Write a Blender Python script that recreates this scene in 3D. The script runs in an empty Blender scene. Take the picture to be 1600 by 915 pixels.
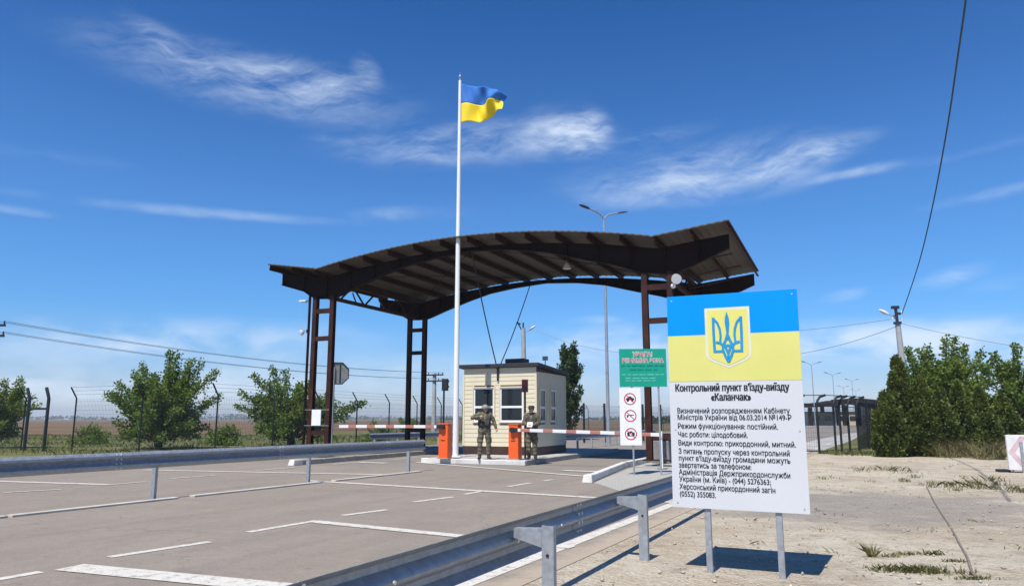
import bpy, bmesh, math, random
import numpy as np
from mathutils import Vector, Matrix

random.seed(7)
RNG = np.random.default_rng(7)
SC = bpy.context.scene
COL = SC.collection
R = math.radians

# ------------------------------------------------------------------ camera
EYE = 1.5
FPX = 1156.0                       # focal length in pixels of a 1600 px wide frame
PITCH = math.atan((654 - 457.5) / FPX)
cam_d = bpy.data.cameras.new("camera")
cam = bpy.data.objects.new("camera", cam_d)
COL.objects.link(cam)
cam.location = (0, 0, EYE)
cam.rotation_euler = (R(90) + PITCH, 0, 0)
cam_d.sensor_width = 36.0
cam_d.lens = 36.0 * FPX / 1600.0
cam_d.clip_start = 0.05
cam_d.clip_end = 9000.0
SC.camera = cam

SC.view_settings.view_transform = 'Standard'
SC.view_settings.look = 'None'
SC.view_settings.exposure = 0.25
SC.view_settings.gamma = 1.0
SC.view_settings.use_curve_mapping = False

# ------------------------------------------------------------------ sun
SUN_EL, SUN_AZ = R(60), R(28.5 + 180)      # the sun stands behind the camera, a little left
sun_d = bpy.data.lights.new("sun", 'SUN')
sun_d.energy = 5.0
sun_d.angle = R(0.5)
sun_d.color = (1.0, 0.95, 0.87)
sun = bpy.data.objects.new("sun", sun_d)
COL.objects.link(sun)
SUN_DIR = Vector((math.cos(SUN_EL) * math.sin(SUN_AZ), math.cos(SUN_EL) * math.cos(SUN_AZ), math.sin(SUN_EL)))
sun.rotation_euler = SUN_DIR.to_track_quat('Z', 'Y').to_euler()
sun.location = (0, -20, 40)

# ------------------------------------------------------------------ rays (for turning a measured bearing into a place)
def ray(x, y):
    dx, dz = (x - 800) / FPX, (457.5 - y) / FPX
    c, s = math.cos(PITCH), math.sin(PITCH)
    return Vector((dx, c - dz * s, s + dz * c))
def G(x, y, z=0.0):
    r = ray(x, y); return Vector((0, 0, EYE)) + r * ((z - EYE) / r.z)
def AT(x, y, Y):
    r = ray(x, y); return Vector((0, 0, EYE)) + r * (Y / r.y)

# ------------------------------------------------------------------ world: daylight sky with cirrus
class NT:
    def __init__(s, tree): s.t = tree; s.n = tree.nodes; s.l = tree.links
    def new(s, kind, **kw):
        n = s.n.new(kind)
        for k, v in kw.items(): setattr(n, k, v)
        return n
    def put(s, sock, v):
        if hasattr(v, 'is_output'): s.l.new(v, sock)
        else: sock.default_value = v
    def m(s, op, a, b=0.0, c=0.0, clamp=False):
        n = s.new('ShaderNodeMath', operation=op); n.use_clamp = clamp
        s.put(n.inputs[0], a); s.put(n.inputs[1], b)
        if len(n.inputs) > 2: s.put(n.inputs[2], c)
        return n.outputs[0]
    def xyz(s, x, y, z):
        n = s.new('ShaderNodeCombineXYZ'); s.put(n.inputs[0], x); s.put(n.inputs[1], y); s.put(n.inputs[2], z)
        return n.outputs[0]
    def noise(s, vec, scale, detail=4.0, rough=0.5, dist=0.0):
        n = s.new('ShaderNodeTexNoise'); n.inputs['Scale'].default_value = scale
        n.inputs['Detail'].default_value = detail; n.inputs['Roughness'].default_value = rough
        n.inputs['Distortion'].default_value = dist
        if vec is not None: s.l.new(vec, n.inputs['Vector'])
        return n
    def rng(s, v, a, b, c=0.0, d=1.0, smooth=True):
        n = s.new('ShaderNodeMapRange'); n.interpolation_type = 'SMOOTHSTEP' if smooth else 'LINEAR'
        s.put(n.inputs[0], v)
        for i, q in enumerate((a, b, c, d)): s.put(n.inputs[i + 1], q)
        return n.outputs[0]
    def mix(s, f, a, b, mode='MIX'):
        n = s.new('ShaderNodeMix', data_type='RGBA', blend_type=mode)
        s.put(n.inputs[0], f); s.put(n.inputs[6], a); s.put(n.inputs[7], b)
        return n.outputs[2]
    def ramp(s, f, stops):
        n = s.new('ShaderNodeValToRGB'); e = n.color_ramp.elements
        while len(e) < len(stops): e.new(0.5)
        for q, (p, c) in zip(e, stops): q.position = p; q.color = (*c, 1)
        s.put(n.inputs[0], f); return n.outputs[0]

world = bpy.data.worlds.new("World")
SC.world = world
world.use_nodes = True
wn = NT(world.node_tree)
wn.n.clear()
out = wn.new('ShaderNodeOutputWorld')
bg = wn.new('ShaderNodeBackground'); bg.inputs['Strength'].default_value = 0.10
wn.l.new(bg.outputs[0], out.inputs[0])
sky = wn.new('ShaderNodeTexSky'); sky.sky_type = 'NISHITA'; sky.sun_disc = False
sky.sun_elevation = SUN_EL; sky.sun_rotation = SUN_AZ
sky.altitude = 0; sky.air_density = 1.0; sky.dust_density = 0.35; sky.ozone_density = 3.0
hs = wn.new('ShaderNodeHueSaturation'); hs.inputs['Saturation'].default_value = 1.0; hs.inputs['Value'].default_value = 1.0
tc = wn.new('ShaderNodeTexCoord')
sep = wn.new('ShaderNodeSeparateXYZ'); wn.l.new(tc.outputs['Generated'], sep.inputs[0])
EL = wn.m('ARCSINE', sep.outputs[2])
air = wn.mix(wn.rng(EL, R(0.0), R(9.0), 0, 1), (0.70, 0.80, 1.12, 1), (0.42, 0.83, 1.26, 1))
wn.l.new(wn.mix(1.0, sky.outputs[0], air, 'MULTIPLY'), hs.inputs['Color'])
tc = wn.new('ShaderNodeTexCoord')
sep = wn.new('ShaderNodeSeparateXYZ'); wn.l.new(tc.outputs['Generated'], sep.inputs[0])
AZ = wn.m('ARCTAN2', sep.outputs[0], sep.outputs[1])
EL = wn.m('ARCSINE', sep.outputs[2])
# streaky noise: long along the wind, which climbs a little to the right
t_ = R(7)
ax = wn.m('ADD', wn.m('MULTIPLY', AZ, math.cos(t_)), wn.m('MULTIPLY', EL, math.sin(t_)))
ay = wn.m('SUBTRACT', wn.m('MULTIPLY', EL, math.cos(t_)), wn.m('MULTIPLY', AZ, math.sin(t_)))
wv = wn.noise(wn.xyz(AZ, EL, 0.3), 7.0, 3, 0.55)
wob = wn.m('MULTIPLY', wn.m('SUBTRACT', wv.outputs[0], 0.5), 0.065)
sv = wn.xyz(wn.m('MULTIPLY', ax, 5.0), wn.m('MULTIPLY', wn.m('ADD', ay, wob), 34.0), 0.0)
n1 = wn.noise(sv, 1.3, 7, 0.56, 0.12).outputs[0]
n2 = wn.noise(wn.xyz(wn.m('MULTIPLY', ax, 16.0), wn.m('MULTIPLY', wn.m('ADD', ay, wob), 40.0), 4.0), 1.3, 7, 0.58, 0.35).outputs[0]
n3 = wn.noise(wn.xyz(wn.m('MULTIPLY', wn.m('ADD', AZ, wn.m('MULTIPLY', EL, 0.9)), 22.0), wn.m('MULTIPLY', wn.m('ADD', wn.m('SUBTRACT', EL, wn.m('MULTIPLY', AZ, 0.28)), wob), 120.0), 7.0), 1.0, 6, 0.62, 0.5).outputs[0]
n4 = wn.noise(wn.xyz(wn.m('MULTIPLY', wn.m('SUBTRACT', AZ, wn.m('MULTIPLY', EL, 0.7)), 20.0), wn.m('MULTIPLY', wn.m('ADD', wn.m('ADD', EL, wn.m('MULTIPLY', AZ, 0.20)), wob), 105.0), 9.0), 1.0, 6, 0.62, 0.5).outputs[0]
fib = wn.m('MAXIMUM', n3, n4)
wisp = wn.rng(wn.m('ADD', wn.m('MULTIPLY', n1, 0.50), wn.m('ADD', wn.m('MULTIPLY', n2, 0.22), wn.m('MULTIPLY', fib, 0.28))), 0.36, 0.74)
puff = wn.rng(wn.noise(wn.xyz(wn.m('MULTIPLY', AZ, 9.0), wn.m('MULTIPLY', EL, 22.0), 2.0), 1.2, 7, 0.55, 0.25).outputs[0], 0.30, 0.74)
def bearing(x, y):
    r = ray(x, y).normalized(); return math.atan2(r.x, r.y), math.asin(r.z)
total = None
# place in the sky, half length, half height (in 1/1156 rad), tilt, strength, kind of texture
for (px, py, sx, sy, tilt, amp, tex) in [
        (395, 128, 290, 58, -4, 0.50, wisp), (470, 125, 150, 34, -3, 0.36, wisp), (268, 72, 90, 24, -24, 0.35, wisp),
        (572, 112, 26, 34, 40, 0.45, wisp),
        (880, 208, 88, 50, 0, 0.85, puff), (905, 215, 60, 40, -8, 0.80, wisp), (930, 195, 34, 30, -30, 0.6, wisp), (730, 225, 260, 44, 4, 0.55, wisp), (545, 214, 75, 12, 4, 0.45, puff),
        (1090, 266, 250, 50, 5, 0.55, wisp), (1100, 294, 220, 34, 2, 0.62, puff), (1260, 248, 120, 26, 12, 0.62, wisp), (1340, 268, 80, 10, 6, 0.5, puff),
        (1010, 220, 120, 20, 9, 0.30, wisp), (300, 331, 300, 11, 1, 0.30, puff), (30, 329, 60, 8, 0, 0.34, puff), (640, 334, 110, 17, 3, 0.28, puff),
        (1490, 432, 60, 17, 12, 0.36, wisp), (1318, 462, 42, 13, 10, 0.36, wisp), (1575, 440, 60, 14, 6, 0.25, wisp), (1500, 240, 160, 10, 4, 0.16, puff),
        (1570, 300, 120, 12, 4, 0.22, wisp), (930, 499, 70, 9, 2, 0.35, puff),
        (240, 530, 380, 40, 2, 0.62, puff), (1000, 536, 280, 40, 0, 0.75, puff), (1420, 530, 380, 40, -1, 0.85, puff), (1250, 560, 400, 26, 0, 0.35, wisp),
        (120, 612, 420, 34, 0, 0.62, puff), (800, 600, 1400, 60, 0, 0.50, puff), (50, 240, 160, 14, 2, 0.12, wisp)]:
    a0, e0 = bearing(px, py); t0 = R(tilt)
    sx /= FPX; sy /= FPX
    da = wn.m('MULTIPLY', wn.m('SUBTRACT', AZ, a0), math.cos(e0)); de = wn.m('SUBTRACT', EL, e0)
    lx = wn.m('MULTIPLY', wn.m('ADD', wn.m('MULTIPLY', da, math.cos(t0)), wn.m('MULTIPLY', de, math.sin(t0))), 1 / sx)
    ly = wn.m('MULTIPLY', wn.m('SUBTRACT', wn.m('MULTIPLY', de, math.cos(t0)), wn.m('MULTIPLY', da, math.sin(t0))), 1 / sy)
    ly = wn.m('ADD', ly, wn.m('MULTIPLY', wob, 8.0))
    d = wn.m('SQRT', wn.m('ADD', wn.m('MULTIPLY', lx, lx), wn.m('MULTIPLY', ly, ly)))
    mk = wn.m('MULTIPLY', wn.rng(d, 1.05, 0.10), amp)
    mk = wn.m('MULTIPLY', mk, tex)
    total = mk if total is None else wn.m('ADD', total, mk)
cl = wn.m('MINIMUM', total, 0.85)
deep = wn.mix(wn.rng(EL, R(16), R(34), 0, 1, False), hs.outputs[0], wn.mix(1.0, hs.outputs[0], (0.39, 0.65, 0.80, 1), 'MULTIPLY'))
skyc = wn.mix(cl, deep, (6.6, 7.6, 9.0, 1))
wn.l.new(skyc, bg.inputs['Color'])

# ------------------------------------------------------------------ materials
def mat(name, color, rough=0.6, metal=0.0, var=0.12, vscale=3.0, bump=0.0, bscale=40.0, spec=None, detail=5, dirt=None, dscale=1.2, coat=0.0):
    m = bpy.data.materials.new(name); m.use_nodes = True
    t = NT(m.node_tree); b = t.n['Principled BSDF']
    co = t.new('ShaderNodeTexCoord').outputs['Object']
    n = t.noise(co, vscale, detail, 0.6).outputs[0]
    lo = tuple(max(0, c * (1 - var)) for c in color) + (1,); hi = tuple(min(1, c * (1 + var)) for c in color) + (1,)
    c = t.mix(t.rng(n, 0.3, 0.7), lo, hi)
    if dirt:
        dn = t.noise(co, dscale, 6, 0.65, 0.4).outputs[0]
        c = t.mix(t.m('MULTIPLY', t.rng(dn, 0.5, 0.72), dirt[3]), c, (*dirt[:3], 1))
    t.put(b.inputs['Base Color'], c)
    t.put(b.inputs['Roughness'], t.rng(n, 0.2, 0.8, max(0.04, rough - 0.08), min(1, rough + 0.08)))
    b.inputs['Metallic'].default_value = metal
    if spec is not None: b.inputs['Specular IOR Level'].default_value = spec
    if coat: b.inputs['Coat Weight'].default_value = coat
    if bump:
        bn = t.new('ShaderNodeBump'); bn.inputs['Strength'].default_value = bump; bn.inputs['Distance'].default_value = 0.02
        t.put(bn.inputs['Height'], t.noise(co, bscale, 4, 0.6).outputs[0]); t.put(b.inputs['Normal'], bn.outputs[0])
    return m

M = {}
M['brown_steel'] = mat('brown_steel', (0.036, 0.011, 0.007), 0.6, 0, 0.3, 2.5, 0.15, 30, dirt=(0.085, 0.035, 0.022, 0.5), spec=0.25)
M['dark_steel'] = mat('dark_steel', (0.012, 0.0045, 0.003), 0.7, 0, 0.3, 2.0, dirt=(0.024, 0.010, 0.006, 0.5), spec=0.12)
M['roof_sheet'] = mat('roof_sheet', (0.095, 0.078, 0.064), 0.65, 0, 0.14, 0.8, dirt=(0.065, 0.053, 0.044, 0.6))
M['galv'] = mat('galvanised_steel', (0.32, 0.35, 0.385), 0.44, 0.50, 0.16, 14.0, 0.05, 60, dirt=(0.25, 0.26, 0.27, 0.5), dscale=3)
M['galv_post'] = mat('galvanised_post', (0.34, 0.365, 0.39), 0.5, 0.35, 0.14, 18.0, 0.05, 60, dirt=(0.3, 0.3, 0.3, 0.4), dscale=5)
M['bolt'] = mat('bolt_zinc', (0.7, 0.7, 0.68), 0.35, 0.6, 0.1)
M['cream'] = mat('cream_siding', (0.66, 0.585, 0.42), 0.55, 0, 0.04, 1.5, dirt=(0.62, 0.55, 0.4, 0.35), dscale=1.6)
M['plinth'] = mat('brown_plinth', (0.05, 0.022, 0.018), 0.6, 0, 0.2)
M['black'] = mat('black_paint', (0.014, 0.015, 0.018), 0.5, 0, 0.2)
M['rooftop'] = mat('roof_felt', (0.02, 0.022, 0.03), 0.6, 0, 0.2)
M['pvc'] = mat('white_window_frame', (0.80, 0.81, 0.82), 0.35, 0, 0.03)
M['pole_white'] = mat('white_pole_paint', (0.80, 0.81, 0.80), 0.35, 0, 0.04, 1.0, dirt=(0.6, 0.6, 0.58, 0.4), dscale=2)
M['orange'] = mat('orange_cabinet', (0.85, 0.11, 0.012), 0.4, 0, 0.06, 3, coat=0.2)
M['kerb_white'] = mat('white_kerb_paint', (0.62, 0.61, 0.57), 0.8, 0, 0.08, 3, 0.2, 60, dirt=(0.42, 0.39, 0.35, 0.7), dscale=2)
M['kerb_worn'] = mat('worn_kerb_paint', (0.50, 0.47, 0.41), 0.85, 0, 0.12, 3, 0.2, 60, dirt=(0.33, 0.29, 0.24, 0.8), dscale=1.6)
M['concrete'] = mat('kerb_concrete', (0.36, 0.34, 0.31), 0.9, 0, 0.12, 4, 0.3, 60, dirt=(0.22, 0.2, 0.18, 0.5), dscale=2)
M['pole_concrete'] = mat('concrete_pole', (0.36, 0.37, 0.37), 0.85, 0, 0.15, 2, 0.2, 40)
M['island'] = mat('island_paving', (0.40, 0.385, 0.355), 0.9, 0, 0.10, 2, 0.3, 80, dirt=(0.3, 0.28, 0.25, 0.5))
M['chips'] = mat('grey_gravel', (0.37, 0.355, 0.32), 0.95, 0, 0.4, 26, 0.8, 60)
M['lamp_grey'] = mat('lamp_pole_grey', (0.33, 0.37, 0.42), 0.45, 0.3, 0.1)
M['lamp_head'] = mat('lamp_head_dark', (0.03, 0.035, 0.045), 0.4, 0.2, 0.1)
M['fence_dark'] = mat('fence_green_black', (0.012, 0.016, 0.018), 0.5, 0.1, 0.2)
M['fence_wire'] = mat('fence_wire', (0.03, 0.04, 0.045), 0.5, 0.2, 0.2)
M['cable'] = mat('black_cable', (0.012, 0.013, 0.018), 0.5, 0, 0.1)
M['dusty_cable'] = mat('dusty_cable', (0.19, 0.165, 0.135), 0.8, 0, 0.2, 6)
M['cable_grey'] = mat('aluminium_wire', (0.16, 0.18, 0.21), 0.5, 0.2, 0.1)
M['sign_blue'] = mat('sign_blue', (0.0, 0.27, 0.78), 0.45, 0, 0.05, 0.9, spec=0.15)
M['sign_yellow'] = mat('sign_yellow', (0.66, 0.64, 0.20), 0.45, 0, 0.05, 0.9, spec=0.15)
M['sign_white'] = mat('sign_white', (0.60, 0.61, 0.63), 0.4, 0, 0.02, 1.0)
M['shield_yellow'] = mat('shield_yellow', (0.70, 0.65, 0.16), 0.4, 0, 0.03, 1.0)
M['shield_white'] = mat('shield_white', (0.68, 0.68, 0.56), 0.4, 0, 0.02)
M['trident_blue'] = mat('trident_blue', (0.01, 0.28, 0.56), 0.4, 0, 0.05)
M['ink'] = mat('ink_black', (0.012, 0.012, 0.018), 0.5, 0, 0.05)
M['sign_green'] = mat('sign_green', (0.0, 0.30, 0.20), 0.4, 0, 0.03)
M['ink_green'] = mat('ink_dark_green', (0.0, 0.10, 0.075), 0.5, 0, 0.05)
M['ink_pale'] = mat('ink_pale_green', (0.20, 0.56, 0.46), 0.5, 0, 0.05)
M['red_letter'] = mat('red_letter', (0.50, 0.05, 0.08), 0.5, 0, 0.05)
M['red_ring'] = mat('red_ring', (0.55, 0.045, 0.06), 0.5, 0, 0.05)
M['white'] = mat('white_paint', (0.78, 0.78, 0.78), 0.5, 0, 0.04)
M['flag_blue'] = mat('flag_blue', (0.02, 0.15, 0.50), 0.75, 0, 0.05, 2)
M['flag_yellow'] = mat('flag_yellow', (0.80, 0.60, 0.012), 0.75, 0, 0.05, 2)
M['skin'] = mat('skin', (0.46, 0.27, 0.19), 0.55, 0, 0.08, 8)
M['boot'] = mat('boot_leather', (0.03, 0.026, 0.02), 0.6, 0, 0.2)
M['vest'] = mat('vest_dark', (0.045, 0.043, 0.032), 0.85, 0, 0.4, 12)
M['helmet'] = mat('helmet_cover', (0.22, 0.21, 0.17), 0.7, 0, 0.3, 14)
M['cap_dark'] = mat('cap_dark', (0.03, 0.033, 0.025), 0.8, 0, 0.4, 16)
M['paper'] = mat('paper', (0.78, 0.77, 0.74), 0.7, 0, 0.03)
M['gunmetal'] = mat('gunmetal', (0.02, 0.02, 0.022), 0.4, 0.5, 0.1)
M['bark'] = mat('bark', (0.085, 0.065, 0.048), 0.9, 0, 0.3, 8, 0.4, 30)
M['lens_red'] = mat('red_lens', (0.30, 0.018, 0.02), 0.25, 0, 0.1)
M['lens_dark'] = mat('dark_lens', (0.02, 0.025, 0.022), 0.2, 0, 0.1)
M['housing_red'] = mat('maroon_housing', (0.10, 0.012, 0.015), 0.4, 0, 0.1)
M['dome'] = mat('camera_dome', (0.75, 0.76, 0.78), 0.3, 0, 0.05)
M['sign_back'] = mat('bare_sign_back', (0.26, 0.27, 0.28), 0.5, 0.3, 0.15)
M['faded_red'] = mat('faded_red', (0.60, 0.44, 0.46), 0.7, 0, 0.15, 5)
M['board_white'] = mat('board_white', (0.72, 0.70, 0.69), 0.7, 0, 0.06, 5, dirt=(0.5, 0.46, 0.42, 0.5), dscale=3)
M['stone'] = mat('limestone', (0.42, 0.37, 0.30), 0.95, 0, 0.45, 3)
M['blockwork'] = mat('grey_block', (0.20, 0.19, 0.19), 0.9, 0, 0.15, 6, 0.2, 50)

def glass_mat():
    m = bpy.data.materials.new('window_glass'); m.use_nodes = True
    t = NT(m.node_tree); b = t.n['Principled BSDF']
    b.inputs['Base Color'].default_value = (0.012, 0.018, 0.024, 1); b.inputs['Roughness'].default_value = 0.06
    b.inputs['IOR'].default_value = 1.5
    return m
M['glass'] = glass_mat()

def camo_mat():
    m = bpy.data.materials.new('camouflage_cloth'); m.use_nodes = True
    t = NT(m.node_tree); b = t.n['Principled BSDF']; b.inputs['Roughness'].default_value = 0.85
    co = t.new('ShaderNodeTexCoord').outputs['Object']
    n = t.noise(co, 7, 3, 0.6, 0.8).outputs[0]
    c = t.ramp(n, [(0.0, (0.035, 0.032, 0.022)), (0.42, (0.06, 0.06, 0.036)), (0.47, (0.12, 0.108, 0.068)), (0.53, (0.19, 0.165, 0.11)), (0.57, (0.07, 0.058, 0.036)), (1.0, (0.05, 0.045, 0.03))])
    n.node.parent
    t.put(b.inputs['Base Color'], c)
    bn = t.new('ShaderNodeBump'); bn.inputs['Strength'].default_value = 0.5; bn.inputs['Distance'].default_value = 0.03
    t.put(bn.inputs['Height'], t.noise(co, 9, 4, 0.6, 0.6).outputs[0]); t.put(b.inputs['Normal'], bn.outputs[0])
    return m
M['camo'] = camo_mat()

def leaf_mat(name, dark, light, trans=0.25, scale=2.0):
    m = bpy.data.materials.new(name); m.use_nodes = True
    t = NT(m.node_tree); b = t.n['Principled BSDF']; o = t.n['Material Output']
    co = t.new('ShaderNodeTexCoord').outputs['Object']
    n = t.noise(co, scale, 3, 0.6).outputs[0]
    n2 = t.noise(co, 25.0, 2, 0.6).outputs[0]
    f = t.rng(t.m('ADD', t.m('MULTIPLY', n, 0.5), t.m('MULTIPLY', n2, 0.5)), 0.36, 0.64)
    c = t.mix(f, (*dark, 1), (*light, 1))
    t.put(b.inputs['Base Color'], c); b.inputs['Roughness'].default_value = 0.55
    b.inputs['Specular IOR Level'].default_value = 0.3
    tr = t.new('ShaderNodeBsdfTranslucent'); t.put(tr.inputs[0], t.mix(0.5, c, (light[0] * 1.3, light[1] * 1.3, light[2] * 0.5, 1)))
    mx = t.new('ShaderNodeMixShader'); mx.inputs[0].default_value = trans
    t.l.new(b.outputs[0], mx.inputs[1]); t.l.new(tr.outputs[0], mx.inputs[2]); t.l.new(mx.outputs[0], o.inputs[0])
    return m
M['leaf'] = leaf_mat('leaf_green', (0.045, 0.095, 0.014), (0.19, 0.27, 0.050), 0.40)
M['leaf_pale'] = leaf_mat('leaf_pale', (0.055, 0.105, 0.016), (0.23, 0.30, 0.055), 0.42)
M['juniper'] = leaf_mat('juniper_green', (0.018, 0.042, 0.008), (0.150, 0.185, 0.032), 0.2, 1.1)
M['poplar'] = leaf_mat('poplar_green', (0.018, 0.045, 0.014), (0.07, 0.115, 0.030), 0.2)
M['grass'] = leaf_mat('grass_green', (0.04, 0.065, 0.015), (0.13, 0.145, 0.045), 0.2)
M['weed'] = leaf_mat('weed_green', (0.07, 0.085, 0.03), (0.20, 0.19, 0.08), 0.2, 4.0)
M['dry_grass'] = leaf_mat('dry_grass', (0.12, 0.12, 0.05), (0.32, 0.28, 0.14), 0.2)

def ground_mat():                                   # pale limestone gravel with worn, greyer and earthier patches
    m = bpy.data.materials.new('gravel_ground'); m.use_nodes = True
    t = NT(m.node_tree); b = t.n['Principled BSDF']; b.inputs['Roughness'].default_value = 0.95; b.inputs['Specular IOR Level'].default_value = 0.15
    co = t.new('ShaderNodeTexCoord').outputs['Object']
    big = t.noise(co, 0.35, 5, 0.6, 0.5).outputs[0]
    mid = t.noise(co, 2.2, 6, 0.7, 0.3).outputs[0]
    fine = t.noise(co, 38, 4, 0.75).outputs[0]
    vor = t.new('ShaderNodeTexVoronoi'); vor.inputs['Scale'].default_value = 24; t.l.new(co, vor.inputs['Vector'])
    c = t.mix(t.rng(big, 0.35, 0.65), (0.50, 0.41, 0.29, 1), (0.64, 0.565, 0.435, 1))
    c = t.mix(t.m('MULTIPLY', t.rng(mid, 0.50, 0.64), 0.65), c, (0.36, 0.275, 0.19, 1))
    c = t.mix(t.m('MULTIPLY', t.rng(t.noise(co, 0.55, 6, 0.7, 0.6).outputs[0], 0.50, 0.66), 0.6), c, (0.34, 0.265, 0.19, 1))
    c = t.mix(t.m('MULTIPLY', t.rng(mid, 0.47, 0.36), 0.5), c, (0.66, 0.61, 0.52, 1))
    # grey asphalt crumbs spread in a worn band beside the board
    sp = t.new('ShaderNodeSeparateXYZ'); t.l.new(co, sp.inputs[0])
    dx = t.m('MULTIPLY', t.m('SUBTRACT', sp.outputs[0], 6.1), 1 / 3.6); dy = t.m('MULTIPLY', t.m('SUBTRACT', sp.outputs[1], 13.6), 1 / 3.0)
    dd = t.m('SQRT', t.m('ADD', t.m('MULTIPLY', dx, dx), t.m('MULTIPLY', dy, dy)))
    band = t.rng(t.m('ADD', dd, t.m('MULTIPLY', t.m('SUBTRACT', t.noise(co, 0.8, 5, 0.65).outputs[0], 0.5), 1.8)), 1.15, 0.55)
    c = t.mix(t.m('MULTIPLY', band, 0.75), c, (0.25, 0.225, 0.205, 1))
    c = t.mix(t.rng(fine, 0.3, 0.7), t.mix(0.22, c, (0.16, 0.13, 0.095, 1)), t.mix(0.22, c, (0.78, 0.73, 0.64, 1)))
    spk = t.m('MULTIPLY', t.rng(t.noise(co, 13, 3, 0.7).outputs[0], 0.62, 0.68), 0.55)
    c = t.mix(t.m('MULTIPLY', t.rng(t.noise(co, 5.0, 5, 0.75, 0.3).outputs[0], 0.55, 0.66), 0.40), c, (0.28, 0.215, 0.15, 1))
    c = t.mix(spk, c, (0.13, 0.105, 0.08, 1))
    t.put(b.inputs['Base Color'], c)
    bn = t.new('ShaderNodeBump'); bn.inputs['Strength'].default_value = 0.9; bn.inputs['Distance'].default_value = 0.075
    h = t.m('ADD', t.m('MULTIPLY', fine, 0.5), t.m('ADD', t.m('MULTIPLY', mid, 1.4), t.m('MULTIPLY', vor.outputs[0], 0.5)))
    t.put(bn.inputs['Height'], h); t.put(b.inputs['Normal'], bn.outputs[0])
    return m
M['gravel'] = ground_mat()

def soil_mat(name, stops, scale, stretch=(1, 1, 1), rough=0.95):
    m = bpy.data.materials.new(name); m.use_nodes = True
    t = NT(m.node_tree); b = t.n['Principled BSDF']; b.inputs['Roughness'].default_value = rough; b.inputs['Specular IOR Level'].default_value = 0.1
    co = t.new('ShaderNodeTexCoord').outputs['Object']
    mp = t.new('ShaderNodeMapping'); mp.inputs['Scale'].default_value = stretch; t.l.new(co, mp.inputs[0])
    n = t.noise(mp.outputs[0], scale, 7, 0.7, 0.3).outputs[0]
    t.put(b.inputs['Base Color'], t.ramp(n, stops))
    return m
M['steppe'] = soil_mat('steppe', [(0.3, (0.06, 0.085, 0.03)), (0.5, (0.12, 0.13, 0.05)), (0.7, (0.20, 0.19, 0.09))], 0.06)
M['ploughed'] = soil_mat('ploughed_field', [(0.3, (0.10, 0.064, 0.036)), (0.55, (0.155, 0.105, 0.06)), (0.75, (0.19, 0.145, 0.08))], 0.05, (0.3, 1, 1))
M['verge'] = soil_mat('grass_verge', [(0.3, (0.065, 0.085, 0.026)), (0.5, (0.13, 0.135, 0.05)), (0.7, (0.21, 0.19, 0.085))], 0.5)

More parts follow.
